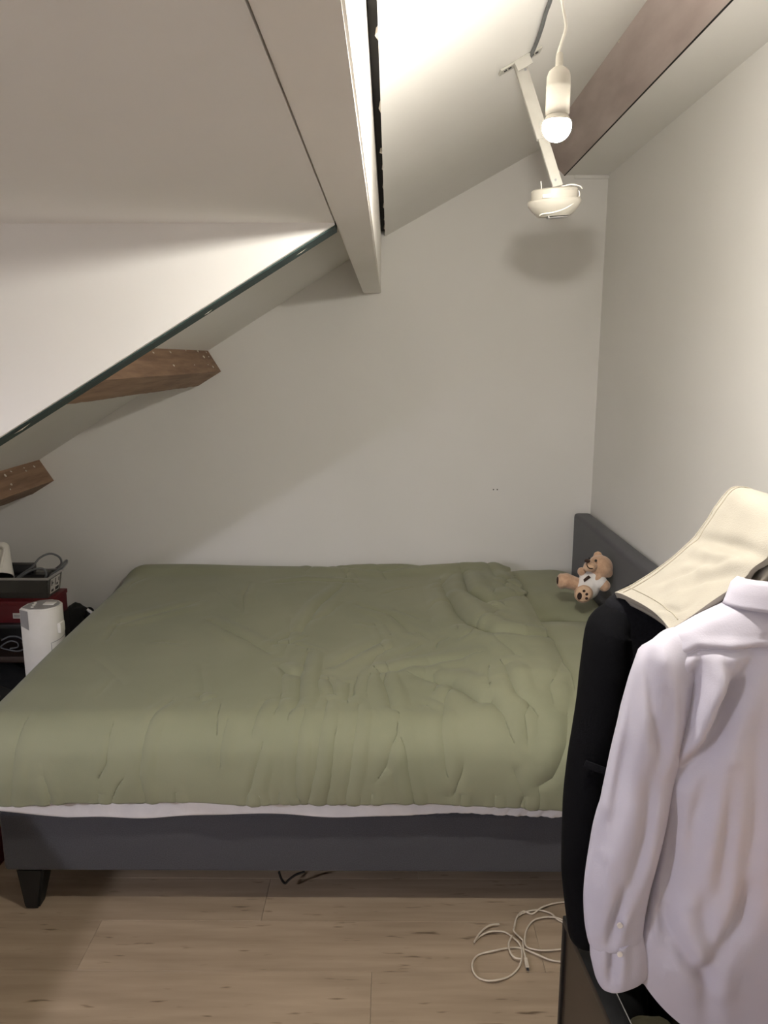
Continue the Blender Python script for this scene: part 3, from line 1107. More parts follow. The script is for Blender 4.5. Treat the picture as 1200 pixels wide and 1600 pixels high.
def strap_box(name, a, c, wd, th, m, parent, facing=Vector((0, -1, 0))):
    d = (c - a).normalized()
    sx_ = d.cross(facing).normalized()
    sy_ = sx_.cross(d).normalized()
    bm = bmesh.new()
    add_box(bm, -wd / 2, wd / 2, -th / 2, th / 2, 0, (c - a).length, min(wd, th) * 0.2)
    R3 = Matrix((sx_, sy_, d)).transposed().to_4x4()
    for v in bm.verts:
        v.co = Matrix.Translation(a) @ R3 @ v.co
    return bobj(name, bm, m, parent, True, 40)


mid = atop.lerp(abot, 0.62)
strap_box('bracket_arm', atop, mid, 0.030, 0.012, M['white_metal'], det)
strap_box('bracket_arm', atop.lerp(abot, 0.58), abot, 0.024, 0.009, M['white_metal'], det)
# foot plate under the sloping ceiling, with holes
sl = Matrix.Rotation(-math.atan(SR), 4, 'Y')
pm = Matrix.Translation(mtop) @ sl @ Matrix.Translation((0, 0, -0.003))
bm = bmesh.new()
add_box(bm, -0.055, 0.055, -0.018, 0.018, -0.0025, 0.0025, 0.001)
add_box(bm, -0.02, 0.02, -0.020, -0.016, -0.022, 0.0025, 0.001)
for v in bm.verts:
    v.co = pm @ v.co
pl_ = bobj('mounting_plate', bm, M['white_metal'], det)
for x in (-0.042, -0.03, 0.03, 0.042):
    tube('screw', M['dark_plastic'], [pm @ Vector((x, -0.004, -0.002)), pm @ Vector((x, -0.004, -0.0042))], 0.0042, 10, pl_)
for q in ((0.0, -0.011), (0.007, 0.004)):
    pass
for dx in (-0.007, 0.007):
    c = atop.lerp(abot, 0.06) + Vector((dx, -0.006, 0))
    tube('rivet', M['galv'], [c, c + Vector((0, -0.002, 0))], 0.003, 10, pl_)
c = atop.lerp(abot, 0.95) + Vector((-0.002, -0.0045, 0))
tube('rivet', M['galv'], [c, c + Vector((0, -0.002, 0))], 0.003, 10, det)

# surface cable clipped to the ceiling
cpts = []
for u, v, Y in ((824, 100, 2.0), (831, 84, 1.98), (838, 68, 1.93), (846, 45, 1.86), (853, 20, 1.78), (860, 0, 1.72), (868, -40, 1.6)):
    d = ray(u, v)
    # intersection with the slope plane z = ZG + (x-XG)*SR, a few mm below
    k = (ZG - XG * SR - 0.006 - H) / (d.z - SR * d.x)
    cpts.append(Vector((d.x * k, d.y * k, H + d.z * k)))
cpts.append(cpts[-1] + Vector((0.02, -0.5, 0.0107)))
cab = tag(tube('ceiling_cable', M['grey_cable'], smooth_path(cpts, 5), 0.0045, 8), 'grey cable clipped along the sloping ceiling to the detector bracket', 'cable')

# ------------------------------------------------------------------ floor cable with plug
FC = [[(890, 1409), (868, 1411), (846, 1418), (832, 1428), (818, 1424), (808, 1432), (804, 1448), (803, 1455), (814, 1466), (817, 1470), (818, 1484), (820, 1492), (822, 1502)],
      [(889, 1445), (873, 1438), (862, 1428), (848, 1423), (836, 1422), (822, 1425), (808, 1433), (803, 1450)],
      [(884, 1440), (870, 1434), (852, 1433), (834, 1438), (823, 1452), (820, 1470), (824, 1480), (838, 1484), (856, 1485), (878, 1483)],
      [(880, 1503), (860, 1500), (836, 1490), (815, 1482), (796, 1481), (770, 1486), (750, 1491), (740, 1500), (738, 1513), (745, 1526), (760, 1532), (778, 1531), (797, 1525), (810, 1512), (815, 1498), (815, 1484), (811, 1474), (802, 1465), (790, 1457), (778, 1455), (764, 1456), (750, 1463), (741, 1472)],
      [(741, 1472), (748, 1460), (758, 1450), (768, 1445), (780, 1444)],
      [(800, 1462), (795, 1474), (797, 1487), (804, 1496), (814, 1498)]]
fcab = None
for i, seq in enumerate(FC):
    pp = []
    for k, (u, v) in enumerate(seq):
        lift = 0.004 + (0.006 * ((k * 7 + i * 3) % 3) / 2 if i in (0, 3) else 0.002 * i)
        p = PZ(u, v, lift)
        pp.append(p)
    o = tube('cable' if i else 'charging_cable', M['beige_cable'], smooth_path(pp, 6), 0.0026, 8, fcab)
    if i == 0:
        fcab = tag(o, 'beige charging cable lying in loose loops on the floor by the bed', 'cable')
    else:
        o.name = 'cable_loop'
a, c = PZ(821, 1497, 0.007), PZ(824, 1512, 0.007)
strap_box('plug', a, c, 0.010, 0.006, M['beige_cable'], fcab, Vector((0, 0, 1)))
strap_box('plug_tip', c, c + (c - a) * 0.4, 0.007, 0.003, M['chrome'], fcab, Vector((0, 0, 1)))

# ------------------------------------------------------------------ clothes rack
RXB, ZBAR = 0.635, 1.380
rack = empty('clothes_rack', (RXB, 1.25, 0), 'black metal clothes stand under the cream trousers and white shirt', 'clothes rack')
tube('post', M['rack_metal'], [(RXB, 1.25, 0.02), (RXB, 1.25, ZBAR)], 0.012, 12, rack)
tube('rail', M['rack_metal'], [(RXB, 0.98, ZBAR), (RXB, 1.385, ZBAR)], 0.011, 12, rack)
bm = bmesh.new()
add_box(bm, RXB - 0.015, RXB + 0.015, 1.06, 1.48, 0.0, 0.024, 0.004)
add_box(bm, RXB + 0.015, RXB + 0.26, 1.235, 1.265, 0.0, 0.024, 0.004)
bobj('base', bm, M['rack_metal'], rack)


def hanger(y, xc, z0, label, hw, dz):
    o = empty('coat_hanger', (xc, y, z0), label, 'hanger', 'coat hangers on the clothes rack')
    pts = smooth_path([(xc - hw, y, z0 - dz), (xc - hw * 0.5, y, z0 - dz * 0.42), (xc, y, z0), (xc + hw * 0.5, y, z0 - dz * 0.42), (xc + hw, y, z0 - dz)], 5)
    tube('shoulder_bar', M['hanger_wood'], pts, 0.007, 8, o)
    hk = [(xc, y, z0), (xc, y, ZBAR - 0.03), (xc + 0.018, y, ZBAR - 0.012), (xc + 0.016, y, ZBAR + 0.010), (RXB, y, ZBAR + 0.0135), (xc - 0.016, y, ZBAR + 0.006)]
    tube('hook', M['chrome'], smooth_path(hk, 5), 0.0018, 8, o)
    return o


# garment cross sections: rows of (z, x_left, x_right, half depth)
def garment_torso(name, m, rows, yc, parent, folds, namp, seed, ncol=200, nrow=170, shoulder=None, tail=None):
    rows = np.array(rows, float)
    tt_ = np.linspace(0, 1, nrow)
    kk = np.linspace(0, 1, len(rows))
    # smooth interpolation of the outline
    def itp(c):
        y_ = np.interp(tt_, kk, rows[:, c])
        ker = np.ones(7) / 7
        yp = np.pad(y_, 3, mode='edge')
        return np.convolve(yp, ker, 'valid')
    z, xl, xr_, dp = itp(0), itp(1), itp(2), itp(3)
    a = np.linspace(0, 2 * PI, ncol, endpoint=False)
    ca, sa = np.cos(a), np.sin(a)
    ex = np.sign(ca) * np.abs(ca) ** 0.75
    ey = np.sign(sa) * np.abs(sa) ** 0.85
    cx, hw = (xl + xr_) / 2, (xr_ - xl) / 2
    X = cx[:, None] + hw[:, None] * ex[None, :]
    Y = yc + dp[:, None] * ey[None, :]
    Z = z[:, None].repeat(ncol, 1)
    if tail is not None:
        Z = Z + tail(X, Z, (tt_[:, None]))
    Wd = np.zeros(X.shape)
    fr = np.clip(-ey[None, :] * 2.5, 0, 1)
    for amp, wid, sd, pts in folds:
        Wd += crease(X, Z, pts, amp, wid, sd) * fr
    low = np.clip((z[0] - Z) / 0.25, 0, 1)
    Wd += namp * fbm(X, Z * 0.35, 18, seed, 3) * low
    ysgn = np.sign(ey)[None, :]
    Y = Y + np.where(ysgn <= 0, -Wd, Wd * 0.5)
    return grid_obj(name, m, X, Y, Z, parent, wrap=True, thick=0.0)


def sleeve(name, m, path, radii, flat, parent, seed, namp=0.003, ncol=64, nrow=120, folds=()):
    pts = smooth_path(path, 12)
    n = len(pts)
    rr = np.interp(np.linspace(0, 1, n), np.linspace(0, 1, len(radii)), radii)
    ff = np.interp(np.linspace(0, 1, n), np.linspace(0, 1, len(flat)), flat)
    a = np.linspace(0, 2 * PI, ncol, endpoint=False)
    X = np.zeros((n, ncol))
    Y = np.zeros_like(X)
    Z = np.zeros_like(X)
    for i, p in enumerate(pts):
        d = (pts[min(i + 1, n - 1)] - pts[max(i - 1, 0)]).normalized()
        sx_ = d.cross(Vector((0, 1, 0))).normalized()
        sy_ = sx_.cross(d).normalized()
        for j, t in enumerate(a):
            q = p + sx_ * (rr[i] * math.cos(t)) + sy_ * (rr[i] * ff[i] * math.sin(t))
            X[i, j], Y[i, j], Z[i, j] = q
    W_ = namp * fbm(X * 1.0 + Z * 0.25, Z, 26, seed, 3)
    for amp, wid, sd, pp in folds:
        W_ += crease(X, Z, pp, amp, wid, sd)
    Y = Y - W_
    o = grid_obj(name, m, X, Y, Z, parent, wrap=True)
    # close the ends
    bm = bmesh.new()
    bm.from_mesh(o.data)
    bmesh.ops.holes_fill(bm, edges=[e for e in bm.edges if e.is_boundary])
    bm.to_mesh(o.data)
    bm.free()
    o.data.polygons.foreach_set('use_smooth', [len(p.vertices) < 6 for p in o.data.polygons])
    return o


YS = 1.13
xz = lambda u, v, Y=YS - 0.045: (lambda p: (p.x, p.z))(PY(u, v, Y))

# --- white shirt
shirt = empty('dress_shirt', (RXB, YS, 1.29), 'pale lilac-white dress shirt on a hanger, seen from the back', 'shirt')
hanger(YS, RXB, 1.305, 'black coat hanger inside the white shirt', 0.17, 0.085)
SF = [
    (0.020, 0.013, -1, [xz(1178, 1024), xz(1136, 1100), xz(1110, 1163), xz(1064, 1228)]),
    (0.008, 0.007, 1, [xz(1097, 1028), xz(1087, 1092), xz(1072, 1138)]),
    (0.007, 0.007, 1, [xz(1134, 1026), xz(1137, 1074)]),
    (0.009, 0.010, -1, [xz(1150, 1026), xz(1148, 1070), xz(1130, 1108)]),
    (0.013, 0.010, -1, [xz(1092, 1060), xz(1080, 1130), xz(1050, 1192)]),
    (0.012, 0.012, 1, [xz(1042, 1440), xz(1075, 1500), xz(1102, 1532)]),
    (0.012, 0.013, -1, [xz(1165, 1385), xz(1130, 1460), xz(1104, 1522)]),
    (0.007, 0.012, 1, [xz(1098, 1400), xz(1102, 1480), xz(1104, 1600)]),
    (0.010, 0.013, 1, [xz(1062, 1262), xz(1054, 1380), xz(1040, 1500)]),
    (0.010, 0.015, -1, [xz(1182, 1130), xz(1172, 1290), xz(1150, 1440)]),
    (0.009, 0.012, 1, [xz(1112, 1190), xz(1088, 1290), xz(1078, 1390)]),
    (0.008, 0.011, -1, [xz(1142, 1200), xz(1128, 1320), xz(1120, 1400)]),
    (0.005, 0.005, 1, [xz(1044, 1049), xz(1098, 1020), xz(1200, 1016), xz(1260, 1016)]),
]


def tail_shirt(X, Z, t):
    e = np.clip(np.abs(X - RXB) / 0.21, 0, 1)
    return (e ** 3) * 0.10 * np.clip((t - 0.8) / 0.2, 0, 1)


rows = [(1.296, 0.545, 0.725, 0.030), (1.285, 0.520, 0.750, 0.036), (1.262, 0.475, 0.795, 0.040), (1.238, 0.436, 0.834, 0.042), (1.205, 0.423, 0.847, 0.048),
        (1.12, 0.438, 0.832, 0.056), (1.02, 0.446, 0.824, 0.060), (0.86, 0.444, 0.826, 0.060), (0.75, 0.428, 0.842, 0.060), (0.64, 0.414, 0.856, 0.058), (0.525, 0.405, 0.865, 0.055)]
sb_ = garment_torso('shirt_body', M['shirt'], rows, YS, shirt, SF, 0.0035, 21, tail=tail_shirt)
sleeve('sleeve', M['shirt'], [(0.468, YS, 1.225), (0.436, YS, 1.185), (0.421, YS, 1.10), (0.405, YS, 1.0), (0.389, YS - 0.005, 0.90), (0.376, YS - 0.01, 0.80), (0.374, YS - 0.01, 0.74), (0.378, YS - 0.01, 0.700)],
       [0.026, 0.050, 0.055, 0.056, 0.056, 0.053, 0.049, 0.044], [0.85, 0.75, 0.75, 0.7, 0.65, 0.62, 0.6, 0.6], shirt, 31,
       folds=[(0.012, 0.009, 1, [xz(1020, 1012), xz(1025, 1110), xz(1034, 1196)]), (0.008, 0.009, -1, [xz(1006, 1060), xz(985, 1180), xz(955, 1330)]), (0.008, 0.008, 1, [xz(1040, 1050), xz(1044, 1120), xz(1040, 1190)]),
              (0.010, 0.010, 1, [xz(1024, 1210), xz(1006, 1320), xz(975, 1425)]), (0.010, 0.007, 1, [xz(975, 1390), xz(963, 1440), xz(956, 1480)]), (0.007, 0.009, 1, [xz(946, 1290), xz(930, 1390), xz(925, 1460)])])
sleeve('sleeve', M['shirt'], [(0.802, YS, 1.225), (0.834, YS, 1.185), (0.86, YS, 1.09), (0.875, YS, 0.9), (0.88, YS, 0.77), (0.882, YS, 0.655)],
       [0.026, 0.048, 0.052, 0.053, 0.05, 0.044], [0.8, 0.75, 0.7, 0.65, 0.6, 0.6], shirt, 33)
co_ = np.array([v.co[:] for v in sb_.data.vertices])
co_ = co_[co_[:, 1] < YS - 0.004]


def on_back(u, v):
    x, z = xz(u, v)
    k = int(np.argmin((co_[:, 0] - x) ** 2 + (co_[:, 2] - z) ** 2))
    return Vector((x, co_[k, 1] - 0.0006, z))


def dense(pts, n=10):
    out_ = []
    for (u0, v0), (u1, v1) in zip(pts, pts[1:]):
        out_ += [(u0 + (u1 - u0) * i / n, v0 + (v1 - v0) * i / n) for i in range(n)]
    return out_ + [pts[-1]]


tube('yoke_seam', M['shirt'], [on_back(*p) for p in dense([(1052, 1047), (1075, 1034), (1098, 1021), (1150, 1016), (1230, 1016)])], 0.0012, 5, sb_)
cf = sleeve('cuff', M['shirt'], [(0.379, YS - 0.01, 0.710), (0.384, YS - 0.012, 0.68), (0.392, YS - 0.014, 0.645), (0.398, YS - 0.014, 0.630)], [0.043, 0.047, 0.046, 0.042], [0.62, 0.6, 0.6, 0.6], shirt, 35, 0.002,
            folds=[(0.010, 0.007, 1, [xz(962, 1450), xz(960, 1500), xz(958, 1545)])])
for v in (1445, 1490):
    p = PY(968, v, YS - 0.046)
    tube('cuff_button', M['button'], [p, p + Vector((0, -0.003, 0))], 0.0045, 10, cf)
# collar: standing band with the fold-over leaf
nC = 60
a = np.linspace(-PI * 0.98, PI * 0.02 + 0.0, nC)
prof = [(0.0, 0.0), (0.0, 0.018), (0.003, 0.034), (0.010, 0.036), (0.016, 0.030), (0.020, 0.014), (0.024, 0.000), (0.026, -0.006)]
ang = np.linspace(0, 2 * PI, 72, endpoint=False)
rowsX, rowsY, rowsZ = [], [], []
for e_, z_ in prof:
    rowsX.append(RXB + (0.094 + e_) * np.cos(ang))
    rowsY.append(YS + (0.032 + e_ * 0.9) * np.sin(ang))
    rowsZ.append(1.288 + z_ - 0.020 * np.clip(np.sin(ang), 0, 1) + 0 * ang)
grid_obj('collar', M['shirt'], np.array(rowsX), np.array(rowsY), np.array(rowsZ), shirt, wrap=True, thick=0.0025)

# --- black jacket behind the shirt
YJ = 1.375
jx = lambda u, v, Y=YJ - 0.05: (lambda p: (p.x, p.z))(PY(u, v, Y))
jac = empty('black_jacket', (RXB, YJ, 1.28), 'black tailored jacket hanging behind the white shirt', 'jacket')
hanger(YJ, RXB, 1.275, 'black coat hanger inside the dark jacket', 0.17, 0.06)
rows = [(1.300, 0.555, 0.715, 0.040), (1.270, 0.52, 0.75, 0.048), (1.232, 0.44, 0.83, 0.054), (1.205, 0.405, 0.865, 0.058), (1.17, 0.400, 0.870, 0.060),
        (1.05, 0.415, 0.855, 0.058), (0.92, 0.41, 0.86, 0.056), (0.80, 0.40, 0.87, 0.058), (0.65, 0.395, 0.875, 0.058), (0.50, 0.395, 0.875, 0.055)]
garment_torso('jacket_body', M['jacket_grey'], rows, YJ, jac, [(0.006, 0.014, 1, [jx(960, 1000), jx(950, 1150), jx(940, 1350)])], 0.003, 41)
sleeve('sleeve', M['jacket'], [(0.45, YJ, 1.185), (0.415, YJ - 0.003, 1.155), (0.408, YJ - 0.006, 1.08), (0.402, YJ - 0.01, 1.0), (0.393, YJ - 0.012, 0.90), (0.388, YJ - 0.012, 0.80), (0.389, YJ - 0.01, 0.66), (0.404, YJ - 0.005, 0.53), (0.408, YJ, 0.505)],
       [0.030, 0.042, 0.044, 0.044, 0.045, 0.046, 0.044, 0.041, 0.040], [1.0, 1.35, 1.4, 1.3, 1.2, 1.1, 1.0, 1.0, 0.9], jac, 43, 0.002,
       folds=[(0.006, 0.014, 1, [jx(900, 1120), jx(888, 1230), jx(890, 1330)])])
sleeve('sleeve', M['jacket'], [(0.82, YJ, 1.185), (0.853, YJ, 1.155), (0.868, YJ, 1.06), (0.88, YJ, 0.9), (0.886, YJ, 0.66), (0.88, YJ, 0.505)],
       [0.03, 0.042, 0.044, 0.045, 0.043, 0.04], [1.0, 1.3, 1.3, 1.2, 1.0, 0.9], jac, 45)
q0, q1 = PY(914, 1187, YJ - 0.067), PY(960, 1204, YJ - 0.073)
strap_box('pocket_flap', q0 + Vector((0, 0, -0.008)), q1 + Vector((0, 0, -0.008)), 0.014, 0.003, M['jacket_grey'], jac)

# --- cream trousers folded over the rail
tro = empty('cream_trousers', (0.55, 1.24, 1.33), 'cream denim trousers draped over the clothes rail above the shirt', 'trousers')
profl = [(0.704, 1.20), (0.690, 1.30), (0.672, 1.385), (0.645, 1.412), (0.618, 1.423), (0.599, 1.414), (0.586, 1.390), (0.572, 1.360), (0.548, 1.325), (0.515, 1.293), (0.480, 1.268), (0.445, 1.246), (0.415, 1.230)]
pf = smooth_path([(x, 0, z) for x, z in profl], 10)
npf, nw = len(pf), 60
V_ = np.linspace(0, 1, nw)[None, :].repeat(npf, 0)
U_ = np.linspace(0, 1, npf)[:, None].repeat(nw, 1)
px_ = np.array([p.x for p in pf])[:, None].repeat(nw, 1)
pz_ = np.array([p.z for p in pf])[:, None].repeat(nw, 1)
y0_, y1_ = 1.135, 1.362
TX = px_ + 0.020 * (1 - V_) * U_ ** 3 + 0.014 * np.sin(PI * V_) * U_ ** 5
TY = y0_ + (y1_ - y0_) * V_ - 0.022 * (1 - V_) * np.clip(1.1 - U_, 0, 1) - 0.012 * np.sin(U_ * 6) * (1 - V_)
TZ = pz_ + 0.010 * (1 - V_) * U_ ** 2
TW = 0.0028 * fbm(U_ * 0.6, V_ * 0.25, 20, 51, 3)


def tuv(u, v):
    """photo point on the trousers -> their own (U, V)"""
    best, bb = 1e9, (0, 0)
    for yy in np.linspace(y0_, y1_, 30):
        p = PY(u, v, yy)
        d = np.hypot(np.array([q.x for q in pf]) - p.x, np.array([q.z for q in pf]) - p.z)
        k = int(np.argmin(d))
        if d[k] < best:
            best, bb = d[k], (k / (npf - 1), (yy - y0_) / (y1_ - y0_))
    return bb


SCU, SCV = 0.5, 0.227
for amp, wid, sd, pts in ((0.008, 0.012, 1, [(1092, 846), (1120, 850), (1150, 860), (1188, 876)]),
                          (0.006, 0.012, -1, [(1060, 930), (1100, 915), (1150, 905)]),
                          (0.005, 0.010, 1, [(1030, 915), (1060, 905), (1090, 900)]),
                          (0.005, 0.008, 1, [(1020, 960), (1045, 968), (1065, 960)]),
                          (0.004, 0.010, 1, [(1080, 880), (1120, 890), (1150, 885)])):
    q = [tuv(*p) for p in pts]
    TW += crease(U_ * SCU, V_ * SCV, [(a_ * SCU, b_ * SCV) for a_, b_ in q], amp, wid, sd)
# puffy rounded long edges
TW += 0.006 * (1 - (2 * V_ - 1) ** 6)
sgn = 1.0
X2, Y2, Z2 = displace(TX, TY, TZ, TW)
if Z2[npf // 2, nw // 2] < TZ[npf // 2, nw // 2]:
    X2, Y2, Z2 = displace(TX, TY, TZ, -TW)
o = grid_obj('trouser_leg', M['denim'], X2, Y2, Z2, tro)
flip = o.data.polygons[(npf // 2) * (nw - 1) + nw // 2].normal.z < 0
if flip:
    o.data.flip_normals()
sm = o.modifiers.new('thickness', 'SOLIDIFY')
sm.thickness = 0.011
sm.offset = -1
bvm = o.modifiers.new('round', 'BEVEL')
bvm.width = 0.0048
bvm.segments = 3
bvm.limit_method = 'ANGLE'
bvm.angle_limit = math.radians(50)
# underlayer: the second leg, peeping out along the near edge and the hem
X3 = TX + 0.006
Y3 = y0_ - 0.010 + (y1_ - y0_) * V_ + 0.006
Z3 = TZ - 0.018
o3 = grid_obj('trouser_leg', M['denim'], X3[20:-4], Y3[20:-4], Z3[20:-4], tro, thick=0.009)
if o3.data.polygons[500].normal.z < 0:
    o3.data.flip_normals()
# stitched seams by the far edge and the hem
for vv in (nw - 3, nw - 7):
    tube('seam', M['denim_thread'], [Vector((X2[i, vv], Y2[i, vv], Z2[i, vv] + 0.0008)) for i in range(30, npf - 2, 2)], 0.0011, 5, tro)
tube('hem_seam', M['denim_thread'], [Vector((X2[npf - 8, j], Y2[npf - 8, j], Z2[npf - 8, j] + 0.0008)) for j in range(2, nw - 2, 2)], 0.0010, 5, tro)

# ------------------------------------------------------------------ bin at the foot of the rack
binY0 = 1.46
A0 = PY(879, 1430, binY0)
zb = A0.z
A1 = PZ(957, 1604, zb)
dirv = Vector((A1.x - A0.x, A1.y - A0.y, 0)).normalized()
perp = Vector((-dirv.y, dirv.x, 0))
if perp.x < 0:
    perp = -perp
BL, BW = 0.46, 0.20
bn = empty('storage_bin', (A0.x, A0.y, 0), 'black framed open bin with smoked brown side on the floor under the shirt', 'bin')


def bin_m():
    return Matrix.Translation((A0.x, A0.y, 0)) @ Matrix((dirv, perp, Vector((0, 0, 1)))).transposed().to_4x4()


BM_ = bin_m()
box('side_panel', M['bin_panel'], 0.012, BL - 0.012, 0.006, 0.010, 0.02, zb - 0.02, 0, bn, BM_)
box('side_panel', M['bin_panel'], 0.012, BL - 0.012, BW - 0.010, BW - 0.006, 0.02, zb - 0.02, 0, bn, BM_)
box('end_panel', M['bin_panel'], 0.006, 0.010, 0.012, BW - 0.012, 0.02, zb - 0.02, 0, bn, BM_)
box('end_panel', M['bin_panel'], BL - 0.010, BL - 0.006, 0.012, BW - 0.012, 0.02, zb - 0.02, 0, bn, BM_)
box('bottom_panel', M['bin_frame'], 0.0, BL, 0.0, BW, 0.0, 0.02, 0.002, bn, BM_)
for x in (0, BL - 0.012):
    for y in (0, BW - 0.012):
        box('corner_post', M['bin_frame'], x, x + 0.012, y, y + 0.012, 0.02, zb - 0.018, 0.002, bn, BM_)
bm = bmesh.new()
for x0, x1, y0, y1 in ((0, BL, 0, 0.036), (0, BL, BW - 0.028, BW), (0, 0.014, 0.026, BW - 0.026), (BL - 0.014, BL, 0.026, BW - 0.026)):
    add_box(bm, x0, x1, y0, y1, zb - 0.02, zb, 0.003, BM_)
rim = bobj('rim', bm, M['bin_frame'], bn, True, 40)
box('rim_lip', M['grey_plastic'], 0.02, BL - 0.02, 0.0365, 0.0385, zb - 0.016, zb - 0.003, 0, bn, BM_)


def lump(name, m, c, sx_, sy_, sz_, seed, label, cat):
    bm = bmesh.new()
    bmesh.ops.create_icosphere(bm, subdivisions=5, radius=1)
    P_ = np.array([v.co[:] for v in bm.verts])
    n_ = fbm(P_[:, 0] + 0.6 * P_[:, 2], P_[:, 1] - 0.5 * P_[:, 2], 2.6, seed, 4)
    for v, d in zip(bm.verts, n_):
        k = 1 + 0.10 * d
        v.co = Vector((c[0] + math.copysign(abs(v.co.x) ** 0.75, v.co.x) * sx_ * k, c[1] + math.copysign(abs(v.co.y) ** 0.75, v.co.y) * sy_ * k, c[2] + math.copysign(abs(v.co.z) ** 0.75, v.co.z) * sz_ * k))
    return tag(bobj(name, bm, m, None, True), label, cat)


ctr = BM_ @ Vector((BL * 0.62, BW * 0.5, 0))
lump('folded_clothes', M['olive'], (ctr.x - 0.005, ctr.y - 0.02, zb - 0.16), 0.062, 0.13, 0.11, 61, 'olive green cloth stuffed in the black bin under the shirt', 'clothes')
ctr2 = BM_ @ Vector((BL * 0.19, BW * 0.5, 0))
lump('folded_clothes', M['black_cloth'], (ctr2.x + 0.003, ctr2.y, zb - 0.17), 0.058, 0.055, 0.12, 63, 'black cloth at the far end of the black bin', 'clothes')

# ------------------------------------------------------------------ wooden stool, lower right corner
sc_ = Vector((0.715, 0.795, 0))
stool = empty('bar_stool', sc_, 'round orange pine stool at the bottom right corner', 'stool')
lathe('seat', M['pine'], [(0, 0.725), (0.19, 0.725), (0.205, 0.732), (0.208, 0.742), (0.203, 0.75), (0, 0.752)], 64, Matrix.Translation(sc_), stool)
for i, j in ((-1, -1), (1, -1), (1, 1), (-1, 1)):
    tube('leg', M['pine'], [sc_ + Vector((i * 0.085, j * 0.085, 0.726)), sc_ + Vector((i * 0.11, j * 0.11, 0.0))], 0.015, 10, stool)
bm = bmesh.new()
for a, c in (((-1, -1), (1, -1)), ((1, -1), (1, 1)), ((1, 1), (-1, 1)), ((-1, 1), (-1, -1))):
    add_tube(bm, [sc_ + Vector((a[0] * 0.101, a[1] * 0.101, 0.26)), sc_ + Vector((c[0] * 0.101, c[1] * 0.101, 0.26))], 0.008, 8)
bobj('stretcher', bm, M['pine'], stool, True, 60)

# ------------------------------------------------------------------ corner beyond the foot of the bed
UX0, UX1, UY0, UY1, UZ = -2.02, -1.40, 2.98, 3.20, 0.585
un = empty('shelf_unit', ((UX0 + UX1) / 2, UY0, 0), 'black open shelf unit in the back left corner past the bed', 'shelf')
for nm, x0, x1, z0, z1, mm in (('side_panel', UX0, UX0 + 0.018, 0, UZ - 0.018, 'black_unit'), ('side_panel', UX1 - 0.018, UX1, 0, UZ - 0.018, 'black_unit'),
                               ('top_board', UX0, UX1, UZ - 0.018, UZ, 'black_unit'), ('shelf_board', UX0 + 0.018, UX1 - 0.018, 0.42, 0.445, 'brown_board'),
                               ('shelf_board', UX0 + 0.018, UX1 - 0.018, 0.06, 0.08, 'black_unit')):
    box(nm, M[mm], x0, x1, UY0, UY1, z0, z1, 0.001, un)
box('back_panel', M['black_unit'], UX0 + 0.018, UX1 - 0.018, UY1 - 0.008, UY1, 0.0, UZ - 0.018, 0, un)

# red box on top with a small label
rbx = empty('red_box', (-1.68, 3.2, UZ), 'flat dark red box with a pale tag under the clear tray', 'box')
box('box_body', M['red_card'], -1.96, -1.396, 3.0, 3.185, UZ, UZ + 0.074, 0.003, rbx)
box('box_lid', M['red_card'], -1.963, -1.393, 2.997, 3.188, UZ + 0.074, UZ + 0.092, 0.002, rbx)
q = PY(27, 962, 2.998)
lb = box('tag_plate', M['label_card'], q.x - 0.016, q.x + 0.016, 2.994, 2.9975, q.z - 0.011, q.z + 0.011, 0, rbx)
box('tag_slot', M['grey_plastic'], q.x - 0.011, q.x + 0.013, 2.993, 2.9945, q.z - 0.006, q.z + 0.005, 0, lb)

# clear tray
TZ0 = UZ + 0.0925
tx0, tx1, ty0, ty1, th = -1.95, -1.402, 3.03, 3.175, 0.088
tray = empty('storage_tray', (-1.68, 3.15, TZ0), 'clear plastic tray of cables with a paper label on top of the red box', 'tray')
bm = bmesh.new()
o1 = [(tx0 + 0.012, ty0 + 0.012), (tx1 - 0.012, ty0 + 0.012), (tx1 - 0.012, ty1 - 0.012), (tx0 + 0.012, ty1 - 0.012)]
o2 = [(tx0, ty0), (tx1, ty0), (tx1, ty1), (tx0, ty1)]
f = 0.003
i1 = [(tx0 + 0.012 + f, ty0 + 0.012 + f), (tx1 - 0.012 - f, ty0 + 0.012 + f), (tx1 - 0.012 - f, ty1 - 0.012 - f), (tx0 + 0.012 + f, ty1 - 0.012 - f)]
i2 = [(tx0 + f, ty0 + f), (tx1 - f, ty0 + f), (tx1 - f, ty1 - f), (tx0 + f, ty1 - f)]
L1 = [bm.verts.new((x, y, TZ0)) for x, y in o1]
L2 = [bm.verts.new((x, y, TZ0 + th)) for x, y in o2]
L3 = [bm.verts.new((x, y, TZ0 + th)) for x, y in i2]
L4 = [bm.verts.new((x, y, TZ0 + f)) for x, y in i1]
bm.faces.new(L1)
bm.faces.new(L4)
for a, c in ((L1, L2), (L2, L3), (L3, L4)):
    for k in range(4):
        bm.faces.new((a[k], a[(k + 1) % 4], c[(k + 1) % 4], c[k]))
bobj('tray_body', bm, M['clear'], tray)
bm = bmesh.new()
for x0, x1, y0, y1 in ((tx0 - 0.005, tx1 + 0.005, ty0 - 0.005, ty0 + 0.002), (tx0 - 0.005, tx1 + 0.005, ty1 - 0.002, ty1 + 0.005), (tx0 - 0.005, tx0 + 0.002, ty0, ty1), (tx1 - 0.002, tx1 + 0.005, ty0, ty1)):
    add_box(bm, x0, x1, y0, y1, TZ0 + th - 0.006, TZ0 + th + 0.003, 0.001)
bobj('tray_rim', bm, M['grey_plastic'], tray)
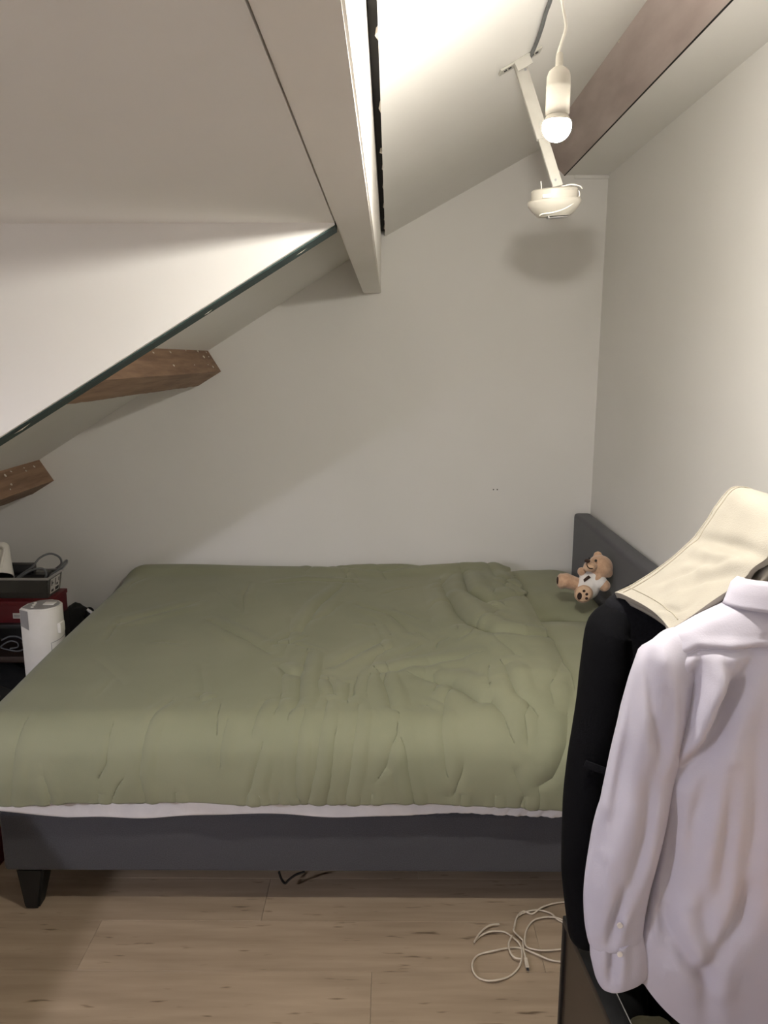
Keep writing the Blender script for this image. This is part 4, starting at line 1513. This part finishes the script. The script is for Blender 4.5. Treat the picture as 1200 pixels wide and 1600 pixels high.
# paper label on the end face (faces +X)
xl_ = lambda z: tx1 - 0.012 + 0.012 * (z - TZ0) / th + 0.0012
bm = bmesh.new()
za, zb_ = TZ0 + 0.012, TZ0 + 0.075
bm.faces.new([bm.verts.new(p) for p in ((xl_(za), 3.06, za), (xl_(za), 3.15, za), (xl_(zb_), 3.15, zb_), (xl_(zb_), 3.06, zb_))])
lab = bobj('paper_label', bm, M['label_card'], tray)
bm = bmesh.new()
for y0, y1, z0, z1 in ((3.110, 3.118, 0.045, 0.068), (3.118, 3.130, 0.052, 0.058), (3.145, 3.152, 0.040, 0.070), (3.160, 3.175, 0.036, 0.046), (3.112, 3.135, 0.018, 0.028), (3.150, 3.185, 0.016, 0.030), (3.178, 3.186, 0.050, 0.066)):
    bm.faces.new([bm.verts.new((xl_(TZ0 + z) + 0.0006, y - 0.042, TZ0 + z)) for y, z in ((y0, z0), (y1, z0), (y1, z1), (y0, z1))])
bobj('label_print', bm, M['ink'], lab)

# things in the tray
bm = bmesh.new()
add_box(bm, -1.70, -1.43, 3.095, 3.155, TZ0 + 0.004, TZ0 + 0.085, 0.008)
add_box(bm, -1.62, -1.50, 3.11, 3.155, TZ0 + 0.085, TZ0 + 0.125, 0.008)
tag(bobj('black_pouch', bm, M['dark_plastic']), 'black case lying among the cables in the clear tray', 'case')
zc0 = TZ0 + 0.09
loops = [[(22, 909, 3.08), (30, 900, 3.09), (50, 886, 3.10), (62, 872, 3.12), (78, 865, 3.14), (92, 870, 3.16), (96, 880, 3.17), (88, 888, 3.18), (78, 895, 3.20)],
         [(24, 908, 3.07), (45, 893, 3.08), (62, 888, 3.08), (70, 891, 3.09), (72, 899, 3.09), (68, 907, 3.09)],
         [(72, 904, 3.10), (88, 892, 3.14), (103, 876, 3.18), (104, 880, 3.18), (95, 890, 3.16), (80, 902, 3.12)]]
for k, seq in enumerate(loops):
    tag(tube('coiled_cable', M['grey_cable'], smooth_path([PY(*q) for q in seq], 6), 0.0045, 8),
        ['grey cable arching highest out of the clear tray', 'thin grey cable curling low at the front of the clear tray', 'grey cable end poking past the right end of the tray'][k], 'cable')
# white appliance with a dark mouth, tipped
hd = empty('hair_dryer', PY(2, 880, 3.10), 'white tapered appliance with a dark open mouth in the tray at the left edge', 'appliance')
a_, b_ = PY(1, 852, 3.14), PY(-1, 902, 3.06)
ax = (b_ - a_)
R3 = ax.to_track_quat('Z', 'Y').to_matrix().to_4x4()
hm = Matrix.Translation(a_) @ R3
ll = ax.length
lathe('barrel', M['white_plastic'], [(0.0, -0.004), (0.028, -0.004), (0.034, 0.004), (0.044, ll * 0.5), (0.056, ll * 0.95), (0.058, ll), (0.054, ll), (0.050, ll * 0.8), (0.0, ll * 0.75)], 32, hm, hd)
lathe('mouth', M['dark_plastic'], [(0.0, ll * 0.985), (0.053, ll * 0.985), (0.053, ll * 0.96), (0.0, ll * 0.96)], 32, hm, hd)
tube('handle', M['white_plastic'], smooth_path([PY(-8, 855, 3.10), PY(6, 858, 3.055), PY(4, 872, 3.04), PY(1, 886, 3.03)], 5), 0.006, 8, hd)

# grey cable coil on the shelf
cp = []
for q in ((-5, 985, 2.99), (8, 979, 2.99), (22, 980, 2.99), (32, 988, 2.99), (32, 997, 2.99), (22, 1002, 2.99), (6, 1000, 2.99), (-6, 996, 3.0), (0, 990, 2.985), (10, 986, 2.985), (20, 989, 2.985), (20, 996, 2.985), (8, 998, 2.985)):
    p = PY(*q)
    cp.append(Vector((p.x, p.y + 0.03, p.z)))
zmin = min(p.z for p in cp)
tag(tube('cable_coil', M['grey_cable'], smooth_path([p + Vector((0, 0, 0.449 + 0.006 - zmin)) for p in cp], 6), 0.0035, 8), 'coiled grey cable on the shelf below the red box', 'cable')
lump('black_bag', M['black_cloth'], (-1.72, 3.09, 0.235), 0.24, 0.085, 0.135, 71, 'black bag on the lower shelf of the black unit', 'bag')
lump('dark_bag', M['black_cloth'], (-1.52, 2.55, 0.24), 0.22, 0.20, 0.225, 72, 'dark bag on the floor left of the bed foot', 'bag')

# tower heater
tw = empty('tower_heater', PZ(70, 1000, 0) * 0 + Vector((-1.325, 2.80, 0)), 'white tower heater standing between the bed and the shelf unit', 'heater')
HT = 0.728
# plan outline (chamfered front-left corner, rounded right and back)
out = []
for x, y in ((-0.070, -0.038), (-0.025, -0.063)):
    out.append((x, y))
for a in np.linspace(-PI * 0.42, PI * 0.5, 16):
    out.append((0.008 + 0.062 * math.cos(a), 0.005 + 0.066 * math.sin(a)))
for a in np.linspace(PI * 0.5, PI * 0.95, 8)[1:]:
    out.append((-0.002 + 0.062 * math.cos(a), 0.005 + 0.066 * math.sin(a)))


def tower_shell(name, m, z0, z1, inset=0.0, parent=tw, bev=0.0):
    bm = bmesh.new()
    k = 1 - inset
    a = [bm.verts.new((-1.325 + x * k, 2.80 + y * k, z0)) for x, y in out]
    c = [bm.verts.new((-1.325 + x * k, 2.80 + y * k, z1)) for x, y in out]
    n = len(out)
    bm.faces.new(a[::-1])
    ft = bm.faces.new(c)
    for i in range(n):
        bm.faces.new((a[i], a[(i + 1) % n], c[(i + 1) % n], c[i]))
    if bev:
        bmesh.ops.bevel(bm, geom=list(ft.edges), offset=bev, segments=2, affect='EDGES')
    return bobj(name, bm, m, parent, True, 35)


tower_shell('base', M['white_plastic'], 0, 0.03, -0.12, bev=0.006)
tower_shell('body', M['white_plastic'], 0.03, HT, 0.0, bev=0.004)
tp = tower_shell('control_panel', M['grey_plastic'], HT - 0.001, HT + 0.0012, 0.13)
bm = bmesh.new()
add_box(bm, -0.008, 0.034, -0.010, 0.022, HT, HT + 0.004, 0.0018, Matrix.Translation((-1.315, 2.81, 0)))
bobj('dial', bm, M['white_plastic'], tp, True, 40)
for x, y in ((-0.035, 0.02), (-0.030, -0.005), (-0.024, -0.03)):
    tube('button', M['white_plastic'], [(-1.325 + x, 2.80 + y, HT + 0.001), (-1.325 + x, 2.80 + y, HT + 0.004)], 0.006, 12, tp)
# grey upper part of the chamfered side
bm = bmesh.new()
pA, pB = Vector((-1.325 - 0.070, 2.80 - 0.038, 0)), Vector((-1.325 - 0.025, 2.80 - 0.063, 0))
off = Vector((-0.49, -0.87, 0)) * 0.0012
bm.faces.new([bm.verts.new(p) for p in (pA.lerp(pB, .06) + off + Vector((0, 0, HT - 0.07)), pA.lerp(pB, .94) + off + Vector((0, 0, HT - 0.08)), pA.lerp(pB, .94) + off + Vector((0, 0, HT - 0.006)), pA.lerp(pB, .06) + off + Vector((0, 0, HT - 0.006)))])
bobj('side_insert', bm, M['grey_plastic'], tw)
# service hatch seam on the curved face and a latch at the right
def outpt(a, r=1.0):
    return Vector((-1.325 + 0.008 + 0.062 * math.cos(a) * r, 2.80 + 0.005 + 0.066 * math.sin(a) * r, 0))


sm_pts = [outpt(-PI * 0.30, 1.0) + Vector((0, 0, z)) for z in np.linspace(0.2, HT - 0.135, 8)] + [outpt(a, 1.0) + Vector((0, 0, HT - 0.135 + 0.012 * (a + PI * 0.30))) for a in np.linspace(-PI * 0.30, PI * 0.05, 10)]
tube('hatch_seam', M['grey_plastic'], sm_pts, 0.0012, 5, tw)
bm = bmesh.new()
add_box(bm, -0.010, 0.006, -0.020, 0.020, HT - 0.105, HT - 0.065, 0.004, Matrix.Translation(outpt(-0.15)))
bobj('latch', bm, M['white_plastic'], tw, True, 40)

# black rucksack between heater and wall, with a pale strap end
bag = lump('black_rucksack', M['black_cloth'], (-1.425, 3.37, 0.272), 0.078, 0.125, 0.262, 75, 'black rucksack standing behind the heater against the back wall', 'bag')
q = [PY(u, v, 3.30) for u, v in ((136, 952), (146, 960), (148, 970), (142, 978), (136, 984))]
tube('strap', M['label_card'], smooth_path(q, 5), 0.007, 8, bag)
bm = bmesh.new()
ball(bm, PY(140, 958, 3.32), 0.022, (1, 1, 1.3))
bobj('carry_handle', bm, M['black_cloth'], bag, True)

# red shoe box peeping past the bed foot at the left edge
sb = empty('shoe_box', (-1.38, 2.3, 0), 'small dark red box with a pale stripe at the left edge beside the bed leg', 'box')
box('box_body', M['red_card'], -1.47, -1.289, 2.26, 2.335, 0.0, 0.098, 0.003, sb)
box('white_stripe', M['label_card'], -1.46, -1.291, 2.2585, 2.2598, 0.004, 0.016, 0, sb)

# two small holes in the back wall
for u, v in ((771, 765), (777, 765)):
    p = PY(u, v, D)
    tube('nail_hole', M['void'], [p + Vector((0, -0.0008, 0)), p + Vector((0, 0.004, 0))], 0.003, 8, bpy.data.objects['wall_back'])

# ------------------------------------------------------------------ left of the frame: desk with a shaded daylight lamp
desk = empty('desk', (-1.76, 0.5, 0), 'desk under the dormer window left of the bed foot', 'desk')
box('desk_top', M['brown_board'], XL + 0.03, -1.30, -0.5, 1.40, 0.715, 0.74, 0.004, desk)
for x in (XL + 0.06, -1.41):
    for y in (-0.46, 1.31):
        box('leg', M['white_metal'], x, x + 0.045, y, y + 0.045, 0, 0.715, 0.003, desk)
LP = Vector((-1.80, 0.0, 1.60))
dl = empty('desk_lamp', (-2.02, 0.0, 0.74), 'shaded daylight lamp standing on the desk', 'lamp')
lathe('base', M['white_metal'], [(0, 0.741), (0.10, 0.741), (0.10, 0.752), (0.02, 0.760), (0, 0.760)], 32, Matrix.Translation((-2.02, 0, 0)), dl)
tube('arm', M['white_metal'], smooth_path([(-2.02, 0, 0.755), (-2.02, 0, 1.30), (-1.99, 0, 1.62), (-1.90, 0, 1.74), (-1.80, 0, 1.745)], 8), 0.009, 10, dl)
lathe('shade', M['white_metal'], [(0.185, 0.0), (0.183, 0.004), (0.060, 0.128), (0.022, 0.142), (0, 0.142), (0, 0.138), (0.021, 0.138), (0.057, 0.125), (0.179, 0.003), (0.185, 0.0)], 40, Matrix.Translation(LP), dl)
m = M['bulb'].copy()
m.name = 'daylight_bulb'
m.node_tree.nodes['Principled BSDF'].inputs['Emission Color'].default_value = (0.90, 0.88, 1.0, 1)
m.node_tree.nodes['Principled BSDF'].inputs['Emission Strength'].default_value = LAMP_E
bm = bmesh.new()
bmesh.ops.create_uvsphere(bm, u_segments=24, v_segments=14, radius=0.040, matrix=Matrix.Translation(LP + Vector((0, 0, 0.024))))
lb_ = bobj('light_bulb', bm, m, dl, True)
tube('socket', M['white_plastic'], [LP + Vector((0, 0, 0.060)), LP + Vector((0, 0, 0.138))], 0.018, 16, dl)
